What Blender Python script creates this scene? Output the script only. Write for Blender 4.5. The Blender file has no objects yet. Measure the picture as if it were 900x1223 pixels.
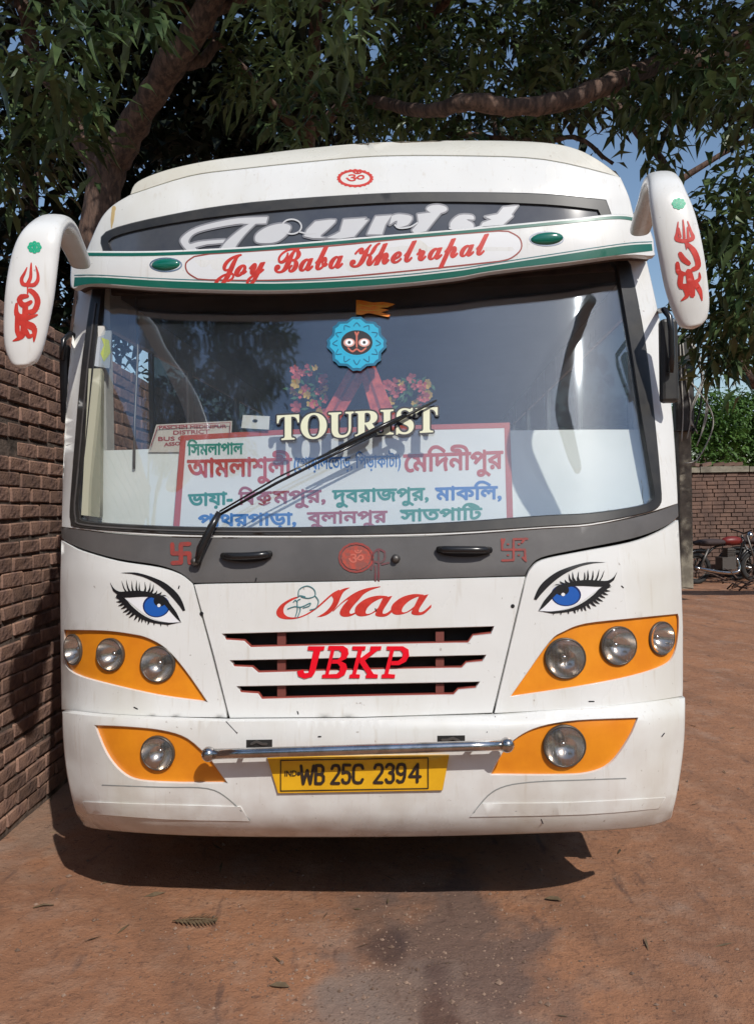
import bpy, bmesh, math, random
import numpy as np
from mathutils import Vector, Matrix, Euler
from mathutils.geometry import delaunay_2d_cdt
from mathutils.bvhtree import BVHTree
random.seed(7); RNG = np.random.default_rng(7)
R = math.radians
S = bpy.context.scene
COL = S.collection
# ------------------------------------------------------------------ camera
F = 919.0
cam = bpy.data.cameras.new("camera"); camo = bpy.data.objects.new("camera", cam); COL.objects.link(camo)
cam.sensor_fit = 'HORIZONTAL'; cam.sensor_width = 36; cam.lens = 36 * F / 900
cam.clip_start = .05; cam.clip_end = 800
camo.location = (0, 0, 1.65)
camo.rotation_euler = (Matrix.Rotation(R(90 - .4), 3, 'X') @ Matrix.Rotation(R(-1.0), 3, 'Z')).to_euler()
S.camera = camo
CR = np.array(camo.rotation_euler.to_matrix()); CO = np.array(camo.location)
# ------------------------------------------------------------------ light
SUN = Vector((-.44, .90, -.93)).normalized()        # direction the light travels
elev = math.asin(-SUN.z); az = math.atan2(-SUN.x, -SUN.y)
w = bpy.data.worlds.new("World"); S.world = w; w.use_nodes = True
nt = w.node_tree; sky = nt.nodes.new('ShaderNodeTexSky'); sky.sky_type = 'NISHITA'; sky.sun_disc = False
sky.sun_elevation = elev; sky.sun_rotation = az; sky.air_density = 1.2; sky.dust_density = .8; sky.ozone_density = 2.0
bg = nt.nodes['Background']; nt.links.new(sky.outputs[0], bg.inputs[0]); bg.inputs[1].default_value = .12
sun = bpy.data.lights.new("sun", 'SUN'); sun.energy = 3.6; sun.angle = R(.5); sun.color = (1, .96, .90)
suno = bpy.data.objects.new("sun", sun); COL.objects.link(suno)
suno.rotation_euler = SUN.to_track_quat('-Z', 'Y').to_euler()
S.view_settings.view_transform = 'Standard'; S.view_settings.look = 'None'; S.view_settings.exposure = 0; S.view_settings.gamma = 1
S.cycles.max_bounces = 8; S.cycles.transparent_max_bounces = 16
try: S.cycles.use_denoising = True
except Exception: pass

# ------------------------------------------------------------------ materials
def mat(name, col, rough=.5, metal=0, noise=0, nscale=8, col2=None, bump=0, bscale=60, spec=None, coat=0, rand=0, trans=0, stretch=None, detail=6):
    m = bpy.data.materials.new(name); m.use_nodes = True
    n = m.node_tree.nodes; l = m.node_tree.links; b = n['Principled BSDF']
    b.inputs['Base Color'].default_value = (*col, 1); b.inputs['Roughness'].default_value = rough; b.inputs['Metallic'].default_value = metal
    if spec is not None: b.inputs['Specular IOR Level'].default_value = spec
    if coat: b.inputs['Coat Weight'].default_value = coat; b.inputs['Coat Roughness'].default_value = .08
    out = None
    tc = n.new('ShaderNodeTexCoord'); src = tc.outputs['Object']
    if stretch:
        mp = n.new('ShaderNodeMapping'); l.new(src, mp.inputs[0]); mp.inputs['Scale'].default_value = stretch; src = mp.outputs[0]
    if noise:
        t = n.new('ShaderNodeTexNoise'); t.inputs['Scale'].default_value = nscale; t.inputs['Detail'].default_value = detail; t.inputs['Roughness'].default_value = .65
        l.new(src, t.inputs[0])
        cr = n.new('ShaderNodeValToRGB'); cr.color_ramp.elements[0].position = .5 - .25 / noise * .5; cr.color_ramp.elements[1].position = .5 + .25 / noise * .5
        c2 = col2 or tuple(c * .6 for c in col)
        cr.color_ramp.elements[0].color = (*c2, 1); cr.color_ramp.elements[1].color = (*col, 1)
        l.new(t.outputs[0], cr.inputs[0]); out = cr.outputs[0]
    if rand:
        oi = n.new('ShaderNodeObjectInfo'); hs = n.new('ShaderNodeHueSaturation')
        mr = n.new('ShaderNodeMapRange'); mr.inputs[3].default_value = 1 - rand; mr.inputs[4].default_value = 1 + rand
        l.new(oi.outputs['Random'], mr.inputs[0]); l.new(mr.outputs[0], hs.inputs['Value'])
        if out: l.new(out, hs.inputs['Color'])
        else: hs.inputs['Color'].default_value = (*col, 1)
        out = hs.outputs[0]
    if out: l.new(out, b.inputs['Base Color'])
    if bump:
        t2 = n.new('ShaderNodeTexNoise'); t2.inputs['Scale'].default_value = bscale; t2.inputs['Detail'].default_value = 5
        l.new(src, t2.inputs[0]); bp = n.new('ShaderNodeBump'); bp.inputs['Strength'].default_value = bump; bp.inputs['Distance'].default_value = .01
        l.new(t2.outputs[0], bp.inputs['Height']); l.new(bp.outputs[0], b.inputs['Normal'])
    if trans:
        tr = n.new('ShaderNodeBsdfTranslucent'); mx = n.new('ShaderNodeMixShader'); mx.inputs[0].default_value = trans
        if out: l.new(out, tr.inputs[0])
        else: tr.inputs[0].default_value = (*col, 1)
        l.new(b.outputs[0], mx.inputs[1]); l.new(tr.outputs[0], mx.inputs[2]); l.new(mx.outputs[0], n['Material Output'].inputs[0])
    return m
def paint_mat(name, col, dirt=(.45, .38, .28)):
    """old white bus paint: faint streaks, dust and small chips"""
    m = bpy.data.materials.new(name); m.use_nodes = True; n = m.node_tree.nodes; l = m.node_tree.links; b = n['Principled BSDF']
    tc = n.new('ShaderNodeTexCoord')
    def nz(scale, mp, det, p0, p1):
        q = n.new('ShaderNodeMapping'); q.inputs['Scale'].default_value = mp; l.new(tc.outputs['Object'], q.inputs[0])
        t = n.new('ShaderNodeTexNoise'); t.inputs['Scale'].default_value = scale; t.inputs['Detail'].default_value = det; l.new(q.outputs[0], t.inputs[0])
        r = n.new('ShaderNodeMapRange'); r.inputs[1].default_value = p0; r.inputs[2].default_value = p1; l.new(t.outputs[0], r.inputs[0]); return r.outputs[0]
    a = nz(3, (1, 1, .35), 8, .48, .75); s = nz(14, (4, 4, .25), 4, .60, .78); c = nz(55, (1, 1, 1), 3, .71, .76)
    mx = n.new('ShaderNodeMixRGB'); mx.inputs[1].default_value = (*col, 1); mx.inputs[2].default_value = (col[0] * .86, col[1] * .84, col[2] * .78, 1); l.new(a, mx.inputs[0])
    ml = n.new('ShaderNodeMath'); ml.operation = 'MULTIPLY'; ml.inputs[1].default_value = .32; l.new(s, ml.inputs[0])
    m2 = n.new('ShaderNodeMixRGB'); l.new(mx.outputs[0], m2.inputs[1]); m2.inputs[2].default_value = (*dirt, 1); l.new(ml.outputs[0], m2.inputs[0])
    ml2 = n.new('ShaderNodeMath'); ml2.operation = 'MULTIPLY'; ml2.inputs[1].default_value = .55; l.new(c, ml2.inputs[0])
    m3 = n.new('ShaderNodeMixRGB'); l.new(m2.outputs[0], m3.inputs[1]); m3.inputs[2].default_value = (.25, .2, .16, 1); l.new(ml2.outputs[0], m3.inputs[0])
    sx = n.new('ShaderNodeSeparateXYZ'); l.new(tc.outputs['Object'], sx.inputs[0]); zr = n.new('ShaderNodeMapRange'); zr.inputs[1].default_value = .95; zr.inputs[2].default_value = .44; l.new(sx.outputs[2], zr.inputs[0])
    d_ = nz(9, (1, 1, 1), 9, .38, .62); md = n.new('ShaderNodeMath'); md.operation = 'MULTIPLY'; l.new(zr.outputs[0], md.inputs[0]); l.new(d_, md.inputs[1]); mk = n.new('ShaderNodeMath'); mk.operation = 'MULTIPLY'; mk.inputs[1].default_value = .27; l.new(md.outputs[0], mk.inputs[0])
    m4 = n.new('ShaderNodeMixRGB'); l.new(mk.outputs[0], m4.inputs[0]); l.new(m3.outputs[0], m4.inputs[1]); m4.inputs[2].default_value = (.36, .25, .18, 1); m3 = m4
    l.new(m3.outputs[0], b.inputs['Base Color'])
    rr = n.new('ShaderNodeMapRange'); rr.inputs[3].default_value = .26; rr.inputs[4].default_value = .5; l.new(a, rr.inputs[0]); l.new(rr.outputs[0], b.inputs['Roughness'])
    t = n.new('ShaderNodeTexNoise'); t.inputs['Scale'].default_value = 3.2; l.new(tc.outputs['Object'], t.inputs[0])
    bp = n.new('ShaderNodeBump'); bp.inputs['Strength'].default_value = .5; bp.inputs['Distance'].default_value = .02; l.new(t.outputs[0], bp.inputs['Height']); l.new(bp.outputs[0], b.inputs['Normal'])
    return m
def glass_mat(name, tint=(.8, .86, .84), ior=1.7, rough=.03, dust=.05, dust_haze_col=(.6, .62, .62), nscale=3):
    m = bpy.data.materials.new(name); m.use_nodes = True; n = m.node_tree.nodes; l = m.node_tree.links
    n.remove(n['Principled BSDF'])
    tr = n.new('ShaderNodeBsdfTransparent'); tr.inputs[0].default_value = (*tint, 1)
    gl = n.new('ShaderNodeBsdfGlossy'); gl.inputs[0].default_value = (.82, .91, 1, 1); gl.inputs['Roughness'].default_value = rough
    fr = n.new('ShaderNodeFresnel'); ge = n.new('ShaderNodeNewGeometry'); mi = n.new('ShaderNodeMapRange'); mi.inputs[3].default_value = ior; mi.inputs[4].default_value = 1 / ior
    l.new(ge.outputs['Backfacing'], mi.inputs[0]); l.new(mi.outputs[0], fr.inputs[0])
    mx = n.new('ShaderNodeMixShader'); l.new(fr.outputs[0], mx.inputs[0]); l.new(tr.outputs[0], mx.inputs[1]); l.new(gl.outputs[0], mx.inputs[2])
    df = n.new('ShaderNodeBsdfDiffuse'); df.inputs[0].default_value = (*dust_haze_col, 1)
    tc = n.new('ShaderNodeTexCoord'); t = n.new('ShaderNodeTexNoise'); t.inputs['Scale'].default_value = nscale; t.inputs['Detail'].default_value = 8; l.new(tc.outputs['Object'], t.inputs[0])
    mr = n.new('ShaderNodeMapRange'); mr.inputs[1].default_value = .3; mr.inputs[2].default_value = .75; mr.inputs[3].default_value = dust * .5; mr.inputs[4].default_value = dust * 1.6; l.new(t.outputs[0], mr.inputs[0])
    m2 = n.new('ShaderNodeMixShader'); l.new(mr.outputs[0], m2.inputs[0]); l.new(mx.outputs[0], m2.inputs[1]); l.new(df.outputs[0], m2.inputs[2])
    l.new(m2.outputs[0], n['Material Output'].inputs[0]); return m
M = {}
M['white'] = paint_mat('white_paint', (.72, .72, .70))
M['cream'] = paint_mat('cream_paint', (.64, .62, .55))
M['grey'] = mat('grey_band', (.115, .108, .105), .42, noise=1, nscale=3, col2=(.085, .08, .078), bump=.1, bscale=8)
M['black'] = mat('black_rubber', (.018, .018, .019), .45, noise=1, nscale=12, col2=(.035, .033, .03))
M['blackp'] = mat('black_plastic', (.015, .015, .016), .25)
M['dark'] = mat('dark_inside', (.02, .018, .017), .8, noise=1, nscale=6)
M['orange'] = mat('orange_paint', (.80, .28, .012), .38, noise=1, nscale=5, col2=(.70, .22, .01), coat=.3)
M['green'] = mat('green_stripe', (.0, .115, .075), .35, coat=.4)
M['redp'] = mat('red_lettering', (.62, .045, .03), .4, noise=1, nscale=40, col2=(.5, .03, .02))
M['redb'] = mat('bright_red', (.78, .0, .015), .4)
M['redline'] = mat('red_line', (.30, .06, .045), .5)
M['slotred'] = mat('slot_red', (.16, .04, .03), .6)
M['redfade'] = mat('faded_red', (.32, .035, .025), .6, noise=1, nscale=60, col2=(.2, .04, .035))
M['maroon'] = mat('maroon_paint', (.16, .03, .04), .6, noise=1, nscale=60, col2=(.1, .06, .06))
M['silver'] = mat('silver_lettering', (.56, .56, .57), .4)
M['letterdark'] = mat('letter_edge', (.02, .02, .03), .5)
M['chrome'] = mat('chrome', (.62, .62, .62), .16, 1, noise=1, nscale=20, col2=(.42, .40, .38))
M['refl'] = mat('lamp_reflector', (.72, .63, .54), .16, 1)
M['lampring'] = mat('lamp_ring', (.09, .075, .06), .35, .3)
M['yellow'] = mat('plate_yellow', (.82, .45, .015), .42, noise=1, nscale=8, col2=(.72, .38, .012))
M['platechar'] = mat('plate_characters', (.03, .02, .015), .5)
M['paper'] = mat('white_board', (.84, .86, .84), .55, noise=1, nscale=5, col2=(.78, .81, .79))
M['sign'] = mat('sign_sheet', (.82, .84, .85), .5, noise=1, nscale=4, col2=(.76, .78, .79))
M['bn_red'] = mat('sign_red', (.50, .05, .035), .5); M['bn_blue'] = mat('sign_blue', (.015, .16, .50), .5)
M['bn_green'] = mat('sign_green', (.0, .24, .17), .5); M['bn_maroon'] = mat('sign_maroon', (.36, .06, .08), .5)
M['ltblue'] = mat('sticker_blue', (.01, .36, .56), .4); M['dkblue'] = mat('sticker_dark_blue', (.0, .12, .22), .4)
M['irisblue'] = mat('iris_blue', (.012, .10, .42), .4); M['irisdark'] = mat('iris_dark', (.005, .02, .12), .4)
M['ink'] = mat('black_ink', (.01, .01, .012), .4); M['eyewhite'] = mat('eye_white', (.8, .8, .82), .4)
M['cream_l'] = mat('cream_letter', (.66, .66, .48), .5); M['tealline'] = mat('teal_line', (.05, .18, .20), .5)
M['groove'] = mat('groove_grey', (.26, .27, .26), .6); M['mandala'] = mat('mandala_green', (.0, .38, .20), .45)
M['flag'] = mat('flag_orange', (.85, .20, .02), .6, noise=1, nscale=30, col2=(.8, .32, .03)); M['ribbon'] = mat('ribbon_red', (.75, .13, .09), .7, noise=1, nscale=30, col2=(.42, .05, .04))
M['leafgreen'] = mat('plastic_leaf', (.05, .16, .05), .5); M['flower'] = mat('flower_pink', (.55, .09, .08), .6, rand=.3); M['flowery'] = mat('flower_yellow', (.6, .38, .04), .6)
M['interior'] = mat('interior_lining', (.055, .05, .046), .7, noise=1, nscale=4); M['seat'] = mat('seat_cover', (.045, .03, .03), .85)
M['creamin'] = mat('interior_cream', (.36, .35, .26), .6)
M['glass'] = glass_mat('windscreen_glass', (.96, .97, .96), 2.1, .03, .02, (.50, .58, .72))  # dust film coloured blue to carry the haze of the sky reflection
M['lens'] = glass_mat('lamp_lens', (.95, .95, .95), 1.5, .04, .05)
M['headglass'] = mat('header_glass', (.06, .065, .08), .1, noise=1, nscale=5, col2=(.08, .085, .095), coat=.6)
M['sideglass'] = glass_mat('side_glass', (.35, .38, .38), 1.5, .02, .04)
M['bark'] = mat('bark', (.15, .09, .065), .9, noise=1.3, nscale=6, col2=(.05, .032, .026), bump=.9, bscale=18, stretch=(3, 3, .8))
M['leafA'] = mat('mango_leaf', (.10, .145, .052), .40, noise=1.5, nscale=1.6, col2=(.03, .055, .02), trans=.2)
M['leafB'] = mat('shaded_leaf', (.016, .028, .011), .55, noise=1.2, nscale=1.2, col2=(.008, .015, .006), trans=.05)  # mango foliage again, the crowns' shade put into a near-black green
M['leafC'] = mat('far_leaf', (.10, .19, .035), .55, noise=1.2, nscale=.8, col2=(.045, .10, .02), trans=.25)
M['brick'] = mat('clay_brick', (.29, .17, .12), .92, noise=1.1, nscale=9, col2=(.17, .10, .08), bump=.9, bscale=35, rand=.35)
M['mortar'] = mat('mud_mortar', (.17, .125, .10), .95, noise=1.1, nscale=10, col2=(.05, .038, .03), bump=.8, bscale=30)
M['farbrick'] = mat('far_brick', (.20, .12, .09), .92, noise=1.2, nscale=2.4, col2=(.12, .075, .06), bump=.4)
M['concrete'] = mat('old_concrete', (.30, .27, .21), .9, noise=1.2, nscale=4, col2=(.16, .14, .11), bump=.5)
M['pebble'] = mat('pebble', (.30, .20, .145), .9, noise=1.6, nscale=9, col2=(.13, .08, .055)); M['dry'] = mat('dry_leaf', (.16, .11, .06), .8, noise=1, nscale=30)
M['steel'] = mat('steel', (.16, .15, .14), .5, .8); M['tyre'] = mat('tyre', (.02, .02, .02), .8); M['cable'] = mat('pale_cable', (.4, .38, .34), .6)
M['pouch'] = mat('pouch_yellow', (.55, .6, .06), .5)

# ------------------------------------------------------------------ object helpers
def link(o, parent=None):
    COL.objects.link(o)
    if parent is not None: o.parent = parent
    return o
def mesh_obj(name, verts, faces, m, parent=None, smooth=True, mats=None, fmat=None):
    me = bpy.data.meshes.new(name); me.from_pydata([tuple(v) for v in verts], [], [tuple(int(i) for i in f) for f in faces]); me.update()
    if mats:
        for q in mats: me.materials.append(M[q])
        if fmat is not None: me.polygons.foreach_set('material_index', fmat)
    else: me.materials.append(M[m] if isinstance(m, str) else m)
    me.polygons.foreach_set('use_smooth', [smooth] * len(me.polygons))
    return link(bpy.data.objects.new(name, me), parent)
def thing(name, label, cat, loc=(0, 0, 0), rz=0, group=None):
    o = bpy.data.objects.new(name, None); o.empty_display_size = .2; COL.objects.link(o); o.location = loc; o.rotation_euler = (0, 0, rz)
    return tag(o, label, cat, group)
def tag(o, label=None, cat=None, group=None, kind=None):
    if label: o['label'] = label
    if cat: o['category'] = cat
    if group: o['group'] = group
    if kind: o['kind'] = kind
    return o
def boxgeo(lo, hi):
    (a, b, c), (d, e, f) = lo, hi
    v = [(a, b, c), (d, b, c), (d, e, c), (a, e, c), (a, b, f), (d, b, f), (d, e, f), (a, e, f)]
    return v, [(0, 3, 2, 1), (4, 5, 6, 7), (0, 1, 5, 4), (1, 2, 6, 5), (2, 3, 7, 6), (3, 0, 4, 7)]
def merge(geos):
    V = []; Fc = []
    for v, f in geos:
        k = len(V); V += list(v); Fc += [tuple(i + k for i in q) for q in f]
    return V, Fc
def box(name, lo, hi, m, parent=None, bev=0):
    v, f = boxgeo(lo, hi)
    o = mesh_obj(name, v, f, m, parent, smooth=False)
    if bev:
        b = bmesh.new(); b.from_mesh(o.data); bmesh.ops.bevel(b, geom=b.edges[:], offset=bev, segments=2, affect='EDGES', profile=.5)
        b.to_mesh(o.data); b.free()
    return o
def tubegeo(P, rad, seg=8, cap=True):
    P = [Vector(p) for p in P]; n = len(P)
    if not hasattr(rad, '__len__'): rad = [rad] * n
    V = []; Fc = []; up = Vector((.13, .31, .94))
    t0 = (P[1] - P[0]).normalized(); a = t0.cross(up)
    if a.length < .05: a = t0.cross(Vector((1, 0, 0)))
    a.normalize()
    for i in range(n):
        t = (P[min(i + 1, n - 1)] - P[max(i - 1, 0)]).normalized()
        a = (a - t * a.dot(t)).normalized(); b = t.cross(a)
        for k in range(seg):
            q = 2 * math.pi * k / seg; V.append(P[i] + (a * math.cos(q) + b * math.sin(q)) * rad[i])
    for i in range(n - 1):
        for k in range(seg):
            k2 = (k + 1) % seg; Fc.append((i * seg + k, i * seg + k2, (i + 1) * seg + k2, (i + 1) * seg + k))
    if cap: Fc.append(tuple(range(seg))[::-1]); Fc.append(tuple((n - 1) * seg + k for k in range(seg)))
    return V, Fc
def tube(name, P, rad, m, parent=None, seg=8): return mesh_obj(name, *tubegeo(P, rad, seg), m, parent)
def spheregeo(c, r, nu=14, nv=8, sc=(1, 1, 1)):
    V = []; Fc = []
    for j in range(nv + 1):
        th = math.pi * j / nv
        for i in range(nu):
            ph = 2 * math.pi * i / nu; V.append((c[0] + sc[0] * r * math.sin(th) * math.cos(ph), c[1] + sc[1] * r * math.sin(th) * math.sin(ph), c[2] + sc[2] * r * math.cos(th)))
    for j in range(nv):
        for i in range(nu):
            k = (i + 1) % nu; Fc.append((j * nu + i, (j + 1) * nu + i, (j + 1) * nu + k, j * nu + k))
    return V, Fc
def lathe(name, origin, nrm, prof, m, parent, seg=28, smooth=True):
    """profile of (radius, height along the normal)"""
    nrm = Vector(nrm).normalized(); a = nrm.orthogonal().normalized(); b = nrm.cross(a); o = Vector(origin); V = []; Fc = []
    for r, h in prof:
        for k in range(seg):
            q = 2 * math.pi * k / seg; V.append(o + nrm * h + (a * math.cos(q) + b * math.sin(q)) * max(r, 1e-4))
    for i in range(len(prof) - 1):
        for k in range(seg):
            k2 = (k + 1) % seg; Fc.append((i * seg + k, i * seg + k2, (i + 1) * seg + k2, (i + 1) * seg + k))
    return mesh_obj(name, V, Fc, m, parent, smooth)
def spl(P, n=6, closed=False):
    """Catmull-Rom through 2D/3D points"""
    P = [np.array(p, float) for p in P]; out = []; N = len(P)
    for i in range(N if closed else N - 1):
        if closed: a, b, c, d = P[(i - 1) % N], P[i], P[(i + 1) % N], P[(i + 2) % N]
        else: a, b, c, d = P[max(i - 1, 0)], P[i], P[i + 1], P[min(i + 2, N - 1)]
        for k in range(n):
            t = k / n; out.append(.5 * ((2 * b) + (-a + c) * t + (2 * a - 5 * b + 4 * c - d) * t * t + (-a + 3 * b - 3 * c + d) * t ** 3))
    if not closed: out.append(P[-1])
    return [tuple(p) for p in out]
def U(px, py, Y):
    """world point seen at photo pixel px,py at forward distance Y"""
    d = CR @ np.array([(px - 450) / F, -(py - 611.5) / F, -1.0]); return Vector(CO + d * (Y / d[1]))

# ------------------------------------------------------------------ bus frame and its front surface
BUSLOC = (-.077, 2.84, 0); BUSROT = R(-3.8)
bus = thing('bus', 'white tourist bus with painted blue eyes and orange lamp panels, parked facing the viewer', 'bus', BUSLOC, BUSROT)
BM = np.array(Matrix.Translation(BUSLOC) @ Matrix.Rotation(BUSROT, 4, 'Z')); BI = np.linalg.inv(BM)
ZP = np.array([.30, .42, .47, .53, .62, .86, .93, 1.40, 1.58, 1.75, 2.40, 2.62, 2.98, 3.15, 3.22, 3.30, 3.36, 3.45, 4.0])
YP = np.array([.22, .085, .036, .010, .0, .0, .012, .045, .085, .135, .345, .405, .47, .53, .575, .67, .80, 1.1, 4.0])
def cx(x):
    a = np.abs(x); t = np.clip((a - .80) / .53, 0, .965)
    return .035 * x * x + .40 * (1 - np.sqrt(1 - t * t)) + 9 * np.clip(a - (.80 + .965 * .53), 0, None)
def front(x, z):
    k = np.interp(z, [.9, 1.6, 2.6, 3.2], [1, .80, .52, .48]); return np.interp(z, ZP, YP) + cx(x) * k
def bumper_s(x, z):
    return front(x, z) - .035 - .012 * np.exp(-((z - .80) / .10) ** 2) + .03 * np.exp(-(np.clip(.885 - z, 0, None) / .012) ** 2)
def visor_s(x, z): return front(x, 2.55 + 0 * x) - .125 + .5 * (z - 2.6) ** 2
def plane_in(d):
    def f(x, z): return np.interp(z, [1.4, 2.6], [.05, .40]) + d + .03 * x * x
    return f
def cast(px, surf, off=0.0):
    """photo pixels -> points on a bus surface, in bus coordinates (y grows to the rear)"""
    px = np.asarray(px, float).reshape(-1, 2)
    d = np.c_[(px[:, 0] - 450) / F, -(px[:, 1] - 611.5) / F, -np.ones(len(px))] @ CR.T; d /= d[:, 1:2]
    ol = (BI @ np.array([*CO, 1]))[:3]; dl = d @ BI[:3, :3].T
    if isinstance(surf, BVHTree):
        out = []
        for q in dl:
            h = surf.ray_cast(Vector(ol), Vector(q).normalized())
            out.append(tuple(h[0] - Vector(q).normalized() * off) if h[0] else tuple(ol + q * 2.6))
        return np.array(out)
    ts = np.linspace(2.1, 4.6, 220); best = np.full(len(px), 1e9); lo = np.full(len(px), -1.0); prev = None; bt = np.full(len(px), 3.0)
    for t in ts:
        p = ol + dl * t; g = p[:, 1] - (surf(p[:, 0], p[:, 2]) - off)
        hit = (g >= 0) & (lo < 0)
        lo = np.where(hit, t, lo); better = (g > -best) & (lo < 0); best = np.where(better, -g, best); bt = np.where(better, t, bt)
    st = ts[1] - ts[0]; a = lo - st; b = lo.copy()
    for _ in range(18):
        m_ = (a + b) / 2; p = ol + dl * m_[:, None]; g = p[:, 1] - (surf(p[:, 0], p[:, 2]) - off); a = np.where(g < 0, m_, a); b = np.where(g < 0, b, m_)
    t = np.where(lo > 0, (a + b) / 2, bt)
    return ol + dl * t[:, None]
def winding(C, loops):
    w_ = np.zeros(len(C), int); o = np.argsort(C[:, 1], kind='stable'); X = C[o, 0]; Y = C[o, 1]; ws = np.zeros(len(C), int)
    for L in loops:
        A = np.asarray(L, float); B = np.roll(A, -1, 0); lo = np.searchsorted(Y, np.minimum(A[:, 1], B[:, 1]), 'left'); hi_ = np.searchsorted(Y, np.maximum(A[:, 1], B[:, 1]), 'left')
        sl = (B[:, 0] - A[:, 0]) / np.where(B[:, 1] == A[:, 1], 1, B[:, 1] - A[:, 1]); sg = np.sign(B[:, 1] - A[:, 1]).astype(int)
        for i, j, k, ax, ay, q in zip(lo.tolist(), hi_.tolist(), sl.tolist(), A[:, 0].tolist(), A[:, 1].tolist(), sg.tolist()):
            if i < j: ws[i:j][X[i:j] < ax + (Y[i:j] - ay) * k] += q
    w_[o] = ws
    return w_
def fill2d(layers, holes=(), grid=0, seglen=0):
    """layers: list of loop lists; a point is in when its winding in any layer is not 0 and it is in no hole"""
    V = []; E = []
    loops = [L for ly in layers for L in ly] + list(holes)
    nl = []
    for L in loops:
        L = [tuple(map(float, p)) for p in L]
        if seglen:
            Q = []
            for a, b in zip(L, L[1:] + L[:1]):
                k = max(1, int(math.hypot(b[0] - a[0], b[1] - a[1]) / seglen)); Q += [(a[0] + (b[0] - a[0]) * i / k, a[1] + (b[1] - a[1]) * i / k) for i in range(k)]
            L = Q
        nl.append(L); k = len(V); V += L; E += [(k + i, k + (i + 1) % len(L)) for i in range(len(L))]
    if grid:
        A = np.array(V); x0, y0 = A.min(0); x1, y1 = A.max(0)
        gx, gy = np.meshgrid(np.arange(x0 + grid / 2, x1, grid), np.arange(y0 + grid / 2, y1, grid)); G = np.c_[gx.ravel(), gy.ravel()]
        V += [tuple(p) for p in G]
    v, e, f, *_ = delaunay_2d_cdt([Vector(p) for p in V], E, [], 0, 1e-4)
    v = np.array([tuple(p) for p in v]); f = np.array([tuple(q) for q in f if len(q) == 3])
    C = v[f].mean(1); i = 0; ins = np.zeros(len(C), bool)
    for ly in layers: ins |= winding(C, nl[i:i + len(ly)]) != 0; i += len(ly)
    for h in nl[i:]: ins &= winding(C, [h]) == 0
    f = f[ins]; A = v[f]; area = np.cross(A[:, 1] - A[:, 0], A[:, 2] - A[:, 0]); f[area < 0] = f[area < 0][:, ::-1]
    used = np.unique(f); mp = -np.ones(len(v), int); mp[used] = np.arange(len(used))
    return v[used], mp[f]
def patch(name, layers, surf, m, parent, off=0.0, thick=.012, ch=0.0, holes=(), grid=14, seglen=14, back=False, tf=None):
    """a shaped panel lying on a bus surface: front face, chamfered edge and side walls"""
    dp = 0; q = layers
    while hasattr(q, '__len__'): q = q[0]; dp += 1
    layers = [[layers]] if dp == 2 else [layers] if dp == 3 else layers
    v, f = fill2d(layers, holes, grid, seglen)
    tfp = (lambda q: q) if tf is None else tf
    P = cast(tfp(v), surf, off); n = len(v)
    cnt = set((a, b) for t in f for a, b in ((t[0], t[1]), (t[1], t[2]), (t[2], t[0]))); bd = [(a, b) for a, b in cnt if (b, a) not in cnt]
    nv = np.zeros((n, 2))
    for a, b in bd:
        d = v[b] - v[a]; o = np.array([d[1], -d[0]]); o /= (np.linalg.norm(o) + 1e-9); nv[a] += o; nv[b] += o
    bi = sorted(set(a for a, b in bd) | set(b for a, b in bd)); k = {a: i for i, a in enumerate(bi)}; nb = len(bi)
    nn = nv[bi]; nn /= (np.linalg.norm(nn, axis=1, keepdims=True) + 1e-9)
    V = [P]; Fc = [tuple(t[::-1]) for t in f]
    rings = [P[bi]]
    if ch: rings.append(cast(tfp(v[bi] + nn * ch), surf, off - .004) if not isinstance(surf, BVHTree) else P[bi])
    base = rings[-1]
    if thick: rings.append(base + np.array([0, thick, 0]))
    for r_ in rings: V.append(r_)
    for j in range(len(rings) - 1):
        s0 = n + j * nb; s1 = s0 + nb
        for a, b in bd: Fc.append((s0 + k[a], s0 + k[b], s1 + k[b], s1 + k[a]))
    if back:
        s = n + len(rings) * nb; V.append(P + np.array([0, thick, 0])); Fc += [tuple(i + s for i in t) for t in f]
    VV = np.vstack(V)
    o = mesh_obj(name, VV, Fc, m, parent)
    return o
GC = {}
def glyphs(body, res=5):
    """outlines of a line of text, as closed loops in em units"""
    if body in GC: return GC[body]
    c = bpy.data.curves.new('t', 'FONT'); c.body = body; o = bpy.data.objects.new('t', c); COL.objects.link(o)
    dg = bpy.context.evaluated_depsgraph_get(); cu = o.to_curve(dg); loops = []
    for s in cu.splines:
        if s.type == 'BEZIER':
            bp = s.bezier_points; N = len(bp); L = []
            for i in range(N):
                a, b = bp[i], bp[(i + 1) % N]; p0, p1, p2, p3 = a.co, a.handle_right, b.handle_left, b.co
                st = (p1 - p0).length + (p2 - p1).length + (p3 - p2).length; line = abs(st - (p3 - p0).length) < 1e-4
                for k in range(1 if line else res):
                    t = k / res; q = p0 * (1 - t) ** 3 + p1 * 3 * t * (1 - t) ** 2 + p2 * 3 * t * t * (1 - t) + p3 * t ** 3; L.append((q.x, q.y))
        else: L = [(p.co.x, p.co.y) for p in s.points]
        if len(L) > 2: loops.append(L)
    o.to_curve_clear(); bpy.data.objects.remove(o); bpy.data.curves.remove(c)
    GC[body] = loops; return loops
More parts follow.
